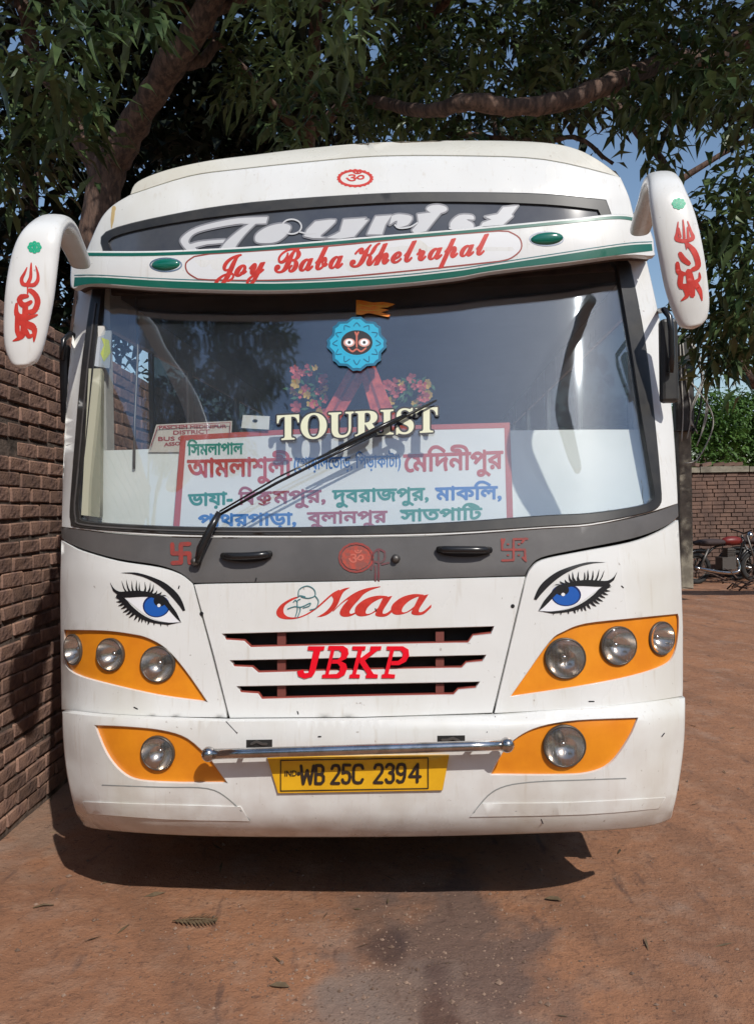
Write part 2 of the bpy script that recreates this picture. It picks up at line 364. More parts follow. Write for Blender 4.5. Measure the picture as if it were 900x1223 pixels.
def stroke(L, wd, closed=True):
    """loops that cover a band of half width wd along a polyline"""
    out = []; P = [np.array(p, float) for p in L]; N = len(P)
    wds = wd if hasattr(wd, '__len__') else [wd] * N
    for i in range(N if closed else N - 1):
        a, b = P[i], P[(i + 1) % N]; d = b - a; ln = np.linalg.norm(d)
        if ln < 1e-6: continue
        nn = np.array([-d[1], d[0]]) / ln; wa, wb = wds[i], wds[(i + 1) % N]
        out.append([tuple(a - nn * wa), tuple(b - nn * wb), tuple(b + nn * wb), tuple(a + nn * wa)])
    for i in range(N):
        wdi = wds[i]
        if wdi > .15: out.append([tuple(P[i] + wdi * np.array([math.cos(q), math.sin(q)])) for q in [k * math.pi / 3 + .1 for k in range(6)]])
    return orient(out)
def textloops(body, x0, y0, x1, y1, h, ref='H', shear=0, ypos=None):
    """fit text: baseline from (x0,y0) to (x1,y1) in photo pixels, reference glyph height h"""
    L = glyphs(body); A = np.vstack([np.array(l) for l in L]); u0, u1 = A[:, 0].min(), A[:, 0].max()
    Rf = np.vstack([np.array(l) for l in glyphs(ref)]); hr = Rf[:, 1].max() - max(0, Rf[:, 1].min()); sc = h / hr
    uw = u1 - u0; out = []
    for l in L:
        l = np.array(l); s = (l[:, 0] - u0) / uw; vv = l[:, 1] * sc
        out.append([(x0 + (x1 - x0) * a + b * shear, y0 + (y1 - y0) * a - b) for a, b in zip(s, vv)])
    return out
def lettering(name, body, x0, y0, x1, y1, h, m, parent, surf=front, off=.001, bold=0, ref='H', shear=0, edge=0, edgem='letterdark', thick=.001, label=None, seglen=0):
    L = textloops(body, x0, y0, x1, y1, h, ref, shear)
    ly = [L] + ([sum([stroke(l, bold) for l in L], [])] if bold else [])
    o = patch(name, [*ly], surf, m, parent, off, thick, grid=0, seglen=seglen)
    if edge:
        ly2 = [L, sum([stroke(l, bold + edge) for l in L], [])]
        patch(name + '_outline', ly2, surf, edgem, parent, off - .0006, thick, grid=0, seglen=seglen)
    if label: o['label'] = label
    return o
def orient(loops):
    out = []
    for L in loops:
        A = np.array(L); a = np.sum(A[:, 0] * np.roll(A[:, 1], -1) - np.roll(A[:, 0], -1) * A[:, 1]); out.append(L if a > 0 else L[::-1])
    return out
def strokes(name, lines, wd, surf, m, parent, off=.001, thick=.001, tf=None):
    ly = []
    for q in lines:
        ly += stroke(q[0], q[1], False) if isinstance(q, tuple) else stroke(q, wd, False)
    return patch(name, [orient(ly)], surf, m, parent, off, thick, grid=0, seglen=0, tf=tf)
def ell(x, y, rx, ry, n=20, a0=0): return [(x + rx * math.cos(a0 + 2 * math.pi * k / n), y + ry * math.sin(a0 + 2 * math.pi * k / n)) for k in range(n)]

# ================================================================== BUS
SL = [(74.5, 645), (72.5, 700), (73, 780), (74.5, 849)]                                   # left silhouette
# ---- bumper
bump_out = spl([(75, 851), (120, 856), (200, 860), (270, 862)], 3) + [(430, 861), (587, 856)] + spl([(587, 856), (650, 850.5), (720, 845), (780, 839), (817, 834)], 3)[1:] + \
    spl([(817, 834), (816, 880), (811, 925), (803, 965), (793, 981), (740, 990), (600, 996), (450, 999), (250, 998), (120, 990), (97, 979), (88, 958), (80, 920), (76, 880), (75, 851)], 5)[1:-1]
fogL = spl([(112.5, 866), (149, 867.5), (193, 872), (224, 882), (251, 906)], 4) + [(272.5, 936)] + spl([(216, 936), (167, 933), (144, 922), (126, 899), (112.5, 866)], 4)[:-1]
fogR = spl([(584.5, 926), (600, 898), (618, 880), (645, 867.5), (689, 860), (762, 857)], 4) + spl([(762, 857), (751, 882), (729, 912), (702, 924), (662, 926.5), (584.5, 926)], 4)[1:-1]
bumper = patch('bumper', bump_out, bumper_s, 'white', bus, 0, .03, ch=.9, holes=[fogL, fogR], grid=11, seglen=9)
for nm, o_ in (('fog_lamp_panel', fogL), ('fog_lamp_panel', fogR)):
    patch(nm, [o_], bumper_s, 'orange', bus, -.014, .01, grid=14, holes=[ell(188, 900, 19.5, 19.5)] if o_ is fogL else [ell(674, 891.5, 23, 23)])
# shaped lower trims with a fine groove round them, and pin holes
trimL = spl([(99, 958), (180, 961), (287, 964)], 3) + [(298, 981)] + spl([(298, 981), (200, 979), (104, 972)], 3)[1:]
trimR = [(561, 976), (575, 960)] + spl([(575, 960), (680, 959), (794, 953)], 3)[1:] + spl([(786, 966), (700, 973), (561, 976)], 3)[:-1]
for o_ in (trimL, trimR): patch('bumper_trim', o_, bumper_s, 'white', bumper, .004, .006, ch=.5)
for q in (spl([(122, 938), (193, 940.5), (247, 942), (273, 955), (298, 980)], 4), spl([(747, 930), (690, 932), (640, 934), (604, 939), (582, 951), (562, 976)], 4)): strokes('bumper_groove', [q], .7, bumper_s, 'groove', bumper)
strokes('bumper_pin_holes', [[(x, y), (x + 1.5, y)] for x, y in [(132, 969), (143, 970), (186, 972), (187, 976), (216, 973), (239, 974), (261, 975), (607, 969), (615, 968.5), (660, 968), (668, 968), (676, 967.5), (716, 966), (723, 965), (745, 964), (756, 962), (766, 961)]], .9, bumper_s, 'letterdark', bumper)['kind'] = 'stuff'
for q in ([(646, 979), (648, 984)], [(793, 876), (790, 880)]): strokes('bumper_scratch', [q], .6, bumper_s, 'letterdark', bumper)
strokes('bumper_notch_line', [[(270, 862), (283, 876)]], .5, bumper_s, 'letterdark', bumper); strokes('bumper_notch_line', [[(591, 856), (581, 875)]], .5, bumper_s, 'letterdark', bumper)
for x0, x1, y in ((294, 325, 889), (522, 555, 884)):
    h = patch('tow_slot', [(x0, y - 5), (x1, y - 5.5), (x1, y + 4), (x0, y + 5)], bumper_s, 'dark', bumper, .001, .002)
for q in ([(300, 889), (306, 886), (313, 889), (318, 889)], [(528, 884), (534, 884), (541, 882), (548, 885)]): strokes('slot_bracket', [q], 1.5, bumper_s, 'steel', bumper, .006, .004)
# chrome bar
c = cast([(249, 901), (605, 890)] + [(249 + 356 * k / 8, 901 - 11 * k / 8) for k in range(9)], bumper_s, .075)
bar = tube('chrome_bar', c[2:], .0185, 'chrome', bus, 14)
for q in c[:2]: mesh_obj('ball_end', *spheregeo(q, .027), 'chrome', bar)
for x, y in ((290, 899.7), (565, 891.2)):
    a = cast([(x, y)], bumper_s, .075)[0]; b = cast([(x, y)], bumper_s, -.01)[0]; tube('bar_bracket', [a, b], .010, 'steel', bar)
# number plate
plate = patch('number_plate', [(319, 905), (536, 902.5), (528, 944), (332, 947.5)], bumper_s, 'yellow', bus, .012, .01, ch=.4)
strokes('plate_border', [[(335 + 176 * k / 12, 908.5 - 3 * k / 12) for k in range(13)] + [(511 - 176 * k / 12, 942 + 3 * k / 12) for k in range(13)] + [(335, 908.5)]], .6, bumper_s, 'platechar', plate, .0145)
PLT = {'W': [[(0, 1), (.22, 0), (.5, .75), (.78, 0), (1, 1)]], 'B': [[(0, 0), (0, 1), (.65, 1), (.9, .87), (.9, .63), (.65, .52), (0, .52)], [(.65, .52), (.98, .4), (.98, .14), (.7, 0), (0, 0)]],
       '2': [[(0, .8), (.15, .97), (.5, 1), (.85, .97), (1, .78), (.95, .58), (0, 0), (1, 0)]], '5': [[(.95, 1), (.08, 1), (.03, .56), (.5, .62), (.9, .55), (1, .32), (.85, .06), (.5, 0), (.1, .05), (0, .2)]],
       'C': [[(1, .8), (.85, .97), (.5, 1), (.15, .96), (0, .8), (0, .2), (.15, .04), (.5, 0), (.85, .03), (1, .2)]], '3': [[(0, .85), (.2, .99), (.6, 1), (.95, .88), (.9, .6), (.45, .54), (.95, .47), (1, .15), (.7, .0), (.2, .01), (0, .16)]],
       '9': [[(.95, .55), (.5, .42), (.08, .52), (0, .75), (.15, .96), (.5, 1), (.88, .96), (1, .75), (.95, .3), (.75, .04), (.3, 0), (.05, .1)]], '4': [[(.72, 0), (.72, .98), (0, .3), (1, .3)]]}
xs = dict(); px_ = [('W', 359, 374), ('B', 377, 386.5), ('2', 396, 405), ('5', 409, 418), ('C', 422, 433), ('2', 447, 456.5), ('3', 461, 470), ('9', 474, 483.5), ('4', 489, 502)]
lns = []
for ch, a, b in px_:
    for s_ in PLT[ch]: lns.append([(a + (b - a) * u + (v - .5) * .6, 936.5 - (a - 359) * .017 - 21.5 * v) for u, v in s_])
strokes('plate_characters', lns, 1.75, bumper_s, 'platechar', plate, .0155, .0015)
lettering('country_mark', 'IND', 340, 927.5, 354, 927.2, 6.5, 'platechar', plate, bumper_s, .0148, bold=.15)
patch('hologram', ell(356.5, 924.5, 2.2, 2.2, 10), bumper_s, 'platechar', plate, .0148, .001)

# ---- corner panels, grille panel, cowl band
lampUL = spl([(74.8, 752), (124, 753), (157, 757), (177, 762), (199, 775), (222, 801), (248.5, 839)], 4) + spl([(248.5, 839), (189, 831), (125, 816.5), (92, 806.5), (79, 796), (74.8, 780)], 4)[1:]
lampUR = spl([(608, 833), (625, 809), (656, 766), (673, 754), (699, 744.5), (753, 738.5), (809, 733)], 4) + spl([(810, 733), (810, 755), (805, 781), (792, 795.5), (753, 808.5), (689, 821), (608, 833)], 4)[1:-1]
lampUL = [(max(x, 75.2), y) for x, y in lampUL]
cl = spl([(73.5, 646), (86, 653), (99, 659), (141, 671), (189, 678.5), (215, 687), (229, 697.5)], 4)
cornL = cl + [(271, 857)] + spl([(271, 857), (200, 856), (120, 852), (74, 847)], 3)[1:] + [(73, 780), (72.3, 700)]
cr_ = spl([(629, 688.5), (633.5, 680), (647, 669.5), (689, 660.5), (753, 648.5), (786, 636), (809, 622)], 4)
cornR = cr_ + [(812, 680), (814.5, 749), (814.5, 831)] + spl([(814.5, 831), (770, 838), (690, 846), (590.5, 851.5)], 3)[1:]
holeL = [(x, y) for x, y in lampUL]; holeL = [(x if x > 76.5 else 76.5, y) for x, y in holeL]
pl = patch('corner_panel', cornL, front, 'white', bus, 0, .03, ch=.7, holes=[holeL], grid=10, seglen=8)
pr = patch('corner_panel', cornR, front, 'white', bus, 0, .03, ch=.7, holes=[lampUR], grid=10, seglen=8)
patch('headlight_panel', [lampUL], front, 'orange', bus, -.014, .01, grid=10, seglen=8, holes=[ell(188, 793.5, 20, 20), ell(131, 782, 16.5, 18.5), ell(87, 776, 9, 18)])
patch('headlight_panel', [lampUR], front, 'orange', bus, -.014, .01, grid=10, seglen=8, holes=[ell(675, 786.5, 22.5, 22.5), ell(739, 771.5, 20, 21), ell(790.5, 762.5, 11, 18)])
s1 = [(264.8, 756.7), (590, 747.8), (586.5, 757.5), (565, 760), (559, 768.5), (299, 774), (291, 766.5), (269.4, 765)]
s2 = [(274, 788.5), (580.6, 782), (576, 790.6), (557, 792.5), (551.4, 798.5), (308, 804.5), (300.6, 798), (279, 797)]
s3 = [(282, 819.5), (573, 814), (568, 822.5), (547.5, 824.4), (541.7, 830.6), (312, 836), (307.6, 829.5), (287, 828)]
gp = patch('grille_panel', [(232.5, 698.5), (400, 695.5), (626, 689.5), (608, 765), (587.5, 851), (430, 856.5), (274.5, 857.5), (255, 780)], front, 'white', bus, 0, .03, ch=.7, holes=[s1, s2, s3], grid=14)
for s_ in (s1, s2, s3):   # red lips inside each slot
    low = s_[3:] + [s_[0]]
    strokes('grille_lip', [[(x, y - 1.2) for x, y in s_[2:]] + [(s_[0][0] + 2, s_[0][1] + 4)]], 1.0, front, 'redline', gp, -.010, .02)
    for x in (331, 520): patch('grille_upright', [(x, s_[0][1] - 2), (x + 10, s_[0][1] - 2.2), (x + 10, s_[4][1] + 6), (x, s_[4][1] + 6)], front, 'slotred', gp, -.02, .02)
patch('light_leak_sheet', [(104, 650), (400, 660), (782, 625), (786, 760), (784, 940), (745, 968), (440, 978), (150, 968), (112, 945), (104, 800)], front, 'dark', bus, -.078, .02, grid=14)  # dark sheet added against light leaks under the bus; also backs the grille slots
patch('seam_backing', [(222, 690), (240, 690), (280, 850), (300, 866), (560, 866), (582, 850), (618, 685), (640, 685), (600, 870), (265, 870)], front, 'dark', bus, -.035, .01)
for pts_ in ([(306, 690.5), (305, 694)], [(448, 727), (449, 730)], [(355, 850), (356, 853)], [(160, 845), (164, 847)], [(703, 838), (709, 838)], [(214, 700), (213, 703)], [(742, 700), (744, 702)], [(380, 880), (383, 880)]):
    strokes('paint_chip', [pts_], .7, front if pts_[0][1] < 852 else bumper_s, 'ink', gp if pts_[0][1] < 852 else bumper, .001 if pts_[0][1] < 852 else .002)
for x, y in ((240.5, 733), (612, 724)): patch('panel_screw', ell(x, y, 2.4, 2.4, 10), front, 'ink', gp if x > 300 or True else pl, .002, .003)
band = spl([(73, 628), (120, 636.5), (200, 642), (300, 643.5), (420, 643), (540, 640), (650, 632), (706, 628), (770, 615.5), (808.5, 602)], 4) + [(809.5, 616.5)] + \
    spl([(809.5, 616.5), (790, 630), (753, 643), (689, 656), (646, 665.5), (631, 678), (626.5, 687)], 4)[1:] + [(430, 693), (231, 696)] + \
    spl([(231, 696), (216, 684), (189, 674.5), (141, 667), (99, 655), (74, 642.5)], 4)[1:]
band = patch('cowl_band', band, front, 'grey', bus, -.003, .03, ch=.5, grid=11, seglen=9)

# ---- front frame round the windscreen and the header glass
frame_out = spl([(74, 629), (76, 560), (82, 450), (94, 345), (101, 310), (110, 285), (122, 260), (136, 245), (155, 233.5)], 4) + \
    spl([(155, 233.5), (225, 211.5), (285, 203), (370, 194), (450, 187.5), (550, 187), (650, 191.5), (740, 212)], 4)[1:] + \
    spl([(740, 212), (750, 235), (757, 262), (772, 315), (792, 411), (803, 509), (808.5, 601)], 4)[1:] + spl([(808.5, 601), (770, 613), (706, 627), (650, 630.5), (540, 638), (420, 641), (300, 641.5), (200, 640), (120, 634.5)], 4)[1:]
wo = spl([(116, 335), (111, 345), (98, 437), (89, 540), (84.5, 600)], 4) + spl([(84.5, 600), (85, 622), (98, 630), (200, 637), (300, 638.5), (420, 638), (540, 635), (650, 628), (706, 624), (770, 612), (787, 603), (789, 590)], 4)[1:] + \
    spl([(789, 590), (783, 522), (770, 411), (752, 316)], 4)[1:] + [(740, 300), (440, 310), (130, 328)]
wi = spl([(128, 340), (122, 345), (111, 437), (101, 540), (93.5, 598)], 4) + spl([(93.5, 598), (95, 614), (106, 624), (200, 629.5), (300, 631), (420, 629.5), (540, 624.5), (650, 616.5), (706, 613.5), (764, 605), (780, 597), (781, 585)], 4)[1:] + \
    spl([(781, 585), (768, 508), (753, 411), (737, 316)], 4)[1:] + [(730, 308), (440, 318), (140, 334)]
ho = spl([(124, 300), (127, 277), (200, 257.5), (300, 242), (450, 231.5), (550, 230), (650, 232), (723, 239)], 4) + [(734, 270), (734, 285), (440, 305), (130, 315)]
hi = spl([(133, 300), (134, 283), (200, 267), (300, 253.5), (450, 242), (550, 240.5), (650, 243.5), (714, 250)], 4) + [(724, 270), (724, 282), (440, 302), (138, 312)]
fr = patch('front_frame', frame_out, front, 'white', bus, 0, .05, ch=.7, holes=[wo, ho], grid=10, seglen=8, back=True)
gk = patch('windscreen_gasket', [wo], front, 'black', bus, .006, .05, ch=1, holes=[wi], grid=0, seglen=9)
strokes('gasket_ridge', [[(a[0] * .5 + b[0] * .5, a[1] * .5 + b[1] * .5) for a, b in zip(wo[5:35], wi[5:35])]], .8, front, 'grey', gk, .0095, .003)
glass = patch('windscreen', [[(x, y) for x, y in wi]], front, 'glass', bus, -.010, .005, grid=11, seglen=9, back=True)
patch('header_gasket', [ho], front, 'black', bus, .006, .04, ch=1, holes=[hi], grid=0, seglen=9)
hg = patch('header_glass', [hi], front, 'headglass', bus, -.004, .006, grid=12, seglen=9)
cap_out = spl([(156, 231.5), (165, 217), (200, 203), (250, 192), (300, 185.5), (370, 177), (450, 170.5), (550, 168), (625, 169), (665, 172.5), (690, 179), (710, 189), (726, 200), (739, 211)], 5) + \
    spl([(739, 210), (650, 189.5), (550, 185), (450, 185.5), (370, 192), (285, 201), (225, 209.5), (156, 231.5)], 4)[1:-1]
patch('roof_cap', cap_out, front, 'cream', bus, -.006, .05, ch=.5, grid=8, seglen=8)
patch('seam_backing', spl([(152, 236), (225, 214), (370, 197), (450, 190), (550, 190), (650, 195), (742, 215)], 3) + spl([(735, 204), (650, 184), (550, 180), (450, 181), (370, 187), (285, 196), (160, 226)], 3), front, 'dark', bus, -.03, .01)
strokes('rust_streak', [([(136, 248), (134, 262), (133, 272)], [2.5, 2, .5])], 2, front, mat('rust', (.5, .36, .16), .7), fr, .0008)

# ---- body behind the front: roof, sides with windows, floor, rear
sil = [(94, 345), (101, 310), (110, 285), (122, 262), (138, 247), (157, 233), (168, 219), (200, 206), (250, 195), (300, 188.5), (370, 180), (450, 173.5), (550, 171), (625, 172), (663, 175.5), (688, 182), (708, 192), (723, 203), (736, 215), (746, 236), (754, 264), (768, 314)]
sil = spl(sil, 3)
sp = cast(sil, front, -.05)
V = []; Fc = []; n = len(sp)
for yy, kk, dz in ((0, 1, 0), (.5, 1, -.005), (3.2, .985, -.0), (6.2, .97, -.02), (6.7, .93, -.10), (6.8, .88, -.3)):
    for p in sp: V.append((p[0] * kk, (p[1] if yy == 0 else max(p[1] + .05, .5 + yy)), p[2] + dz * (p[2] - 2.2)))
for i in range(5):
    for k in range(n - 1): Fc.append((i * n + k, i * n + k + 1, (i + 1) * n + k + 1, (i + 1) * n + k))
roof = mesh_obj('roof', V, Fc, 'cream', bus); sm = roof.modifiers.new('s', 'SOLIDIFY'); sm.thickness = .04
HW = 1.225; HU = 1.155
for s_ in (-1, 1):
    a, b = (HW - .03, HW) if s_ > 0 else (-HW, -HW + .03)
    box('side_wall', (a, .33, .48), (b, 7.2, 1.60), 'white', bus)
    sw_, sl_ = a, b; a, b = (HU - .03, HU) if s_ > 0 else (-HU, -HU + .03)
    box('sill_rail', (min(sw_, a) if s_ < 0 else a, .40, 1.601), (b if s_ < 0 else max(sl_, b), 7.2, 1.64), 'white', bus)
    box('window_rail', (a, .50, 2.46), (b, 7.2, 2.64), 'white', bus)
    for k, y in enumerate((.44, 1.62, 2.75, 3.85, 4.95, 6.05, 7.12)): box('window_pillar', (a, y, 1.642), (b, y + .08, 2.458), 'white', bus)
    for k, (y0, y1) in enumerate(((.53, 1.62), (1.70, 2.75), (2.83, 3.85), (3.93, 4.95), (5.03, 6.05), (6.13, 7.12))):
        if k == 0 and s_ < 0:
            box('window_pane', (a + .012, 1.06, 1.645), (b - .012, 1.61, 2.45), 'sideglass', bus); box('window_divider', (a + .004, 1.03, 1.643), (b - .004, 1.055, 2.457), 'steel', bus)
        else: box('window_pane', (a + .012, y0 + .006, 1.645), (b - .012, y1 - .006, 2.454), 'sideglass', bus)
    for y in (1.5, 5.6):
        wv = lathe('wheel', (s_ * (HW - .16), y, .42), (s_, 0, 0), [(.001, .02), (.10, .03), (.20, -.01), (.235, .04), (.30, .07), (.40, .06), (.42, 0), (.42, -.12), (.30, -.14), (.001, -.14)], 'tyre', bus, 24)
        lathe('rim', (s_ * (HW - .155), y, .42), (s_, 0, 0), [(.001, .035), (.08, .045), (.11, .02), (.19, .0), (.232, .046)], 'steel', wv, 20)
box('bumper_light_block', (-1.255, .345, .48), (1.255, .60, .855), 'dark', bus)  # unseen block added to stop sunlight slipping through behind the bumper
box('floor', (-HW + .031, .55, .86), (HW - .031, 7.15, .93), 'dark', bus); box('rear_wall', (-1.15, 7.16, .5), (1.15, 7.24, 2.9), 'white', bus)
box('chassis', (-.45, .25, .50), (.45, 7.0, .72), 'dark', bus); box('axle', (-1.0, 1.42, .36), (1.0, 1.54, .46), 'dark', bus)
box('partition', (-1.15, 2.7, .93), (-.35, 2.74, 2.1), 'interior', bus)
box('dashboard', (-1.12, .34, .935), (1.12, .66, 1.50), 'interior', bus, bev=.03)
box('ceiling_lining', (-1.12, .62, 2.62), (1.12, 7.1, 2.68), 'interior', bus)
box('engine_cover', (-.4, .67, .935), (.4, 1.5, 1.35), 'interior', bus, bev=.04)
for k, (x, y) in enumerate([(-.72, 1.5)] + [(x, y) for y in (3.3, 4.2, 5.1) for x in (-.75, .75)]):
    st = box('seat', (x - .42 if k else x - .27, y, .935), (x + .42 if k else x + .27, y + .42, 1.38), 'seat', bus, bev=.04)
    box('backrest', (x - .42 if k else x - .27, y + .40, 1.30), (x + .42 if k else x + .27, y + .52, 1.98), 'seat', st, bev=.04)
sw = tube('steering_wheel', [(-.72 + .22 * math.cos(q), .93 + .14 * math.sin(q), 1.46 + .17 * math.sin(q)) for q in np.linspace(0, 2 * math.pi, 25)], .013, 'blackp', bus)
tube('steering_column', [(-.72, .93, 1.46), (-.72, .70, 1.25)], .025, 'blackp', sw)
for q in (0, 2.1, 4.2): tube('spoke', [(-.72, .93, 1.46), (-.72 + .22 * math.cos(q), .93 + .14 * math.sin(q), 1.46 + .17 * math.sin(q))], .010, 'blackp', sw, 6)
# cream inner post, hanging inner mirror, sun visor strap seen through the glass
P_ = plane_in(.10)
patch('inner_post', [(106, 440), (121, 440), (120, 540), (119, 618), (97, 615), (101, 540)], P_, 'creamin', bus, .05, .03)
tube('handrail', cast([(163, 356), (164.5, 420), (161, 500), (160, 560)], P_, 0), .006, 'steel', bus, 6)
patch('visor_shade_strip', [(118, 335), (440, 320), (742, 296), (744, 322), (640, 329), (440, 345), (128, 352)], P_, mat('shade_brown', (.10, .06, .045), .8, noise=1, nscale=20), bus, .02, .02)  # brown strip put in for the band of shade under the visor

# ---- lamps: dark bezel, mirror bowl with bulb, domed glass
def lamp(x, y, r, surf, tiltx=None):
    e = .02; p = cast([(x, y)], surf, -.004)[0]; q = p.copy()
    gx = (surf(np.array([p[0] + e]), np.array([p[2]])) - surf(np.array([p[0] - e]), np.array([p[2]])))[0] / (2 * e)
    gz = (surf(np.array([p[0]]), np.array([p[2] + e])) - surf(np.array([p[0]]), np.array([p[2] - e])))[0] / (2 * e)
    nn = Vector((gx * (tiltx if tiltx is not None else .9), -1, gz * .5)).normalized(); s_ = r / F * 2.9
    hl = lathe('headlight', p, nn, [(s_ * .93, -.012), (s_ * 1.04, -.012), (s_ * 1.05, .001), (s_ * 1.01, .005), (s_ * .96, .004), (s_ * .93, -.012)], 'lampring', bus)
    lathe('reflector', p, nn, [(s_ * .95, .004), (s_ * .86, -.010), (s_ * .66, -.028), (s_ * .42, -.042), (s_ * .16, -.050), (.001, -.052)], 'refl', hl)
    mesh_obj('bulb', *spheregeo(Vector(p) + nn * -.028, .011), 'chrome', hl); tube('bulb_shield', [Vector(p) + nn * -.05, Vector(p) + nn * -.03], .008, 'steel', hl)
    lathe('lens', p, nn, [(s_ * .97, .003), (s_ * .9, .006), (s_ * .7, .010), (s_ * .4, .013), (.001, .014)], 'lens', hl)
    a = nn.orthogonal().normalized(); b = nn.cross(a); ax = Vector((0, 0, 1)); ax = (ax - nn * ax.dot(nn)).normalized(); sx = nn.cross(ax)
    G = []
    for k in range(-4, 5):
        u = k * s_ * .2; hgt = math.sqrt(max(0, (s_ * .93) ** 2 - u * u))
        G.append(tubegeo([Vector(p) + sx * u + ax * (hgt * t) + nn * (.003 + .010 * (1 - (u * u + (hgt * t) ** 2) / (s_ * s_))) for t in (-.95, -.5, 0, .5, .95)], .0010, 4))
    mesh_obj('lens_ribs', *merge(G), 'lens', hl)
for a in ((188, 793.5, 21), (131, 782, 19.5), (86.5, 776, 19, .85), (675, 786.5, 23), (739, 771.5, 22), (790.5, 762.5, 19.5, .8)): lamp(a[0], a[1], a[2], front, a[3] if len(a) > 3 else None)
lamp(188, 900, 20, bumper_s); lamp(674, 891.5, 23.5, bumper_s)

# ---- painted eyes
def eye(tf):
    g = lambda P: [(120 + x / 8.18, 670 + y / 8.18) for x, y in P]
    def put(nm, P, m, off, par): return patch(nm, [g(P)] if not isinstance(P[0][0], (list, tuple)) else [g(q) for q in P], front, m, par, off, .0004, grid=0, seglen=6, tf=tf)
    white = put('eye_white', spl([(230, 350), (330, 325), (420, 315), (520, 330), (620, 370), (700, 455), (785, 598), (650, 600), (540, 575), (430, 520), (330, 440)], 3, True), 'eyewhite', .0012, bus)
    white.name = 'painted_eye'
    put('iris', ell(545, 440, 133, 112, 26), 'irisdark', .0016, white); put('iris', ell(545, 445, 118, 98, 26), 'irisblue', .002, white)
    put('pupil', ell(580, 390, 62, 55, 18), 'ink', .0024, white); put('highlight', ell(570, 435, 17, 17, 10), 'eyewhite', .0034, white)
    put('brow', spl([(195, 115), (330, 112), (420, 130), (520, 163), (620, 208), (700, 268), (760, 330), (800, 400), (828, 482)], 3) + [(806, 492)] + spl([(770, 440), (705, 362), (640, 296), (560, 232), (480, 185), (400, 150), (300, 125)], 3), 'ink', .0018, white)
    lid = spl([(92, 205), (125, 262), (180, 298), (260, 296), (350, 290), (430, 296), (500, 312), (580, 342), (645, 380), (695, 440), (745, 510), (788, 602)], 3) + spl([(745, 566), (690, 505), (640, 445), (590, 395), (500, 356), (400, 350), (240, 358), (175, 334), (122, 292)], 3)
    low = spl([(165, 325), (245, 372), (305, 440), (405, 522), (520, 578), (660, 603), (788, 596)], 3) + spl([(660, 624), (520, 606), (400, 566), (285, 486), (205, 405), (150, 345)], 3)
    L = [lid, low]
    for bx, tx, ty, bw in ((270, 205, 150 + 40, 14), (300, 250, 180, 16), (330, 305, 190, 15), (365, 352, 185, 16), (395, 380, 205, 14), (425, 432, 200, 15), (455, 487, 205, 15), (480, 520, 225, 14), (510, 555, 285, 14), (545, 600, 300, 14), (590, 640, 335, 13), (620, 670, 360, 12)):
        mx_ = (bx + tx) / 2 + (10 if tx > bx else -10); L.append([(bx - bw, 330), (mx_ - bw * .4, (330 + ty) / 2), (tx, ty), (mx_ + bw * .6, (330 + ty) / 2 + 8), (bx + bw, 335)])
    for bx, by, tx, ty in ((190, 370, 140, 355), (205, 395, 150, 400), (225, 415, 170, 440), (250, 440, 195, 470), (275, 470, 215, 505), (300, 490, 245, 530), (325, 510, 275, 555), (355, 530, 325, 580), (385, 545, 365, 600), (405, 555, 400, 605), (430, 565, 440, 610), (470, 580, 460, 625), (520, 590, 520, 630), (580, 602, 590, 640), (640, 610, 660, 645)):
        L.append([(bx - 8, by - 10), (tx, ty), ((bx + tx) / 2 + 8, (by + ty) / 2 + 10), (bx + 14, by + 8)])
    patch('eyelashes', [[g(q)] for q in L], front, 'ink', white, .0028, .0004, grid=0, seglen=6, tf=tf)
    return white
def mir(v):
    v = np.asarray(v, float).reshape(-1, 2); return np.c_[736.6 - (v[:, 0] - 131.6) * 1.109, 683 + (v[:, 1] - 695.7) * .985]
eye(None); eye(mir)

# ---- lettering on the front panel
mpoly = lambda P: [(320 + x / 4.286, 690 + y / 4.286) for x, y in P]
mq = lambda P: [(325 + x / 7.5, 695 + y / 7.5) for x, y in P]
MM = [mq(spl([(240, 128), (170, 148), (90, 195), (45, 245), (38, 290), (70, 324), (140, 336), (230, 327), (320, 292), (400, 240), (470, 180), (540, 118), (600, 80)], 4) + spl([(600, 68), (540, 100), (470, 160), (400, 222), (320, 278), (230, 315), (150, 315), (110, 290), (100, 250), (120, 205), (180, 165), (240, 138)], 4)),
      mq(spl([(692, 50), (640, 60), (570, 92), (532, 122), (546, 152), (538, 190), (505, 240), (460, 280), (398, 316)], 4) + spl([(440, 313), (500, 290), (560, 240), (592, 190), (612, 140), (640, 90), (692, 54)], 4)),
      mq(spl([(540, 262), (620, 185), (700, 122), (780, 78), (870, 52), (967, 40)], 4) + spl([(967, 46), (880, 75), (820, 110), (780, 155), (730, 210), (698, 255), (692, 278), (712, 285), (765, 262)], 4) + spl([(765, 272), (720, 300), (670, 313), (625, 309), (604, 285), (612, 250), (640, 205), (680, 158), (620, 196), (545, 268)], 4))]
def a_poly(dx, dy): return ([(x + dx, y + dy) for x, y in spl([(612, 95), (560, 92), (500, 108), (452, 145), (445, 180), (470, 198), (520, 190), (570, 160), (600, 125), (612, 95)], 4)[:-1]],
                            [(x + dx, y + dy) for x, y in spl([(585, 105), (540, 125), (508, 155), (500, 182), (525, 182), (565, 152), (588, 120)], 4, True)],
                            [(x + dx, y + dy) for x, y in [(588, 103), (636, 93)] + spl([(612, 130), (590, 165), (588, 184), (612, 178), (650, 145)], 4) + spl([(650, 160), (610, 195), (570, 200), (548, 190), (560, 160), (588, 103)], 4)[:-1]])
ML = [[q] for q in MM]
a1 = a_poly(0, 0); a2 = a_poly(185, -8)
for q in (a1, a2): ML += [orient([mpoly(q[0])]) + [orient([mpoly(q[1])])[0][::-1]], [mpoly(q[2])]]
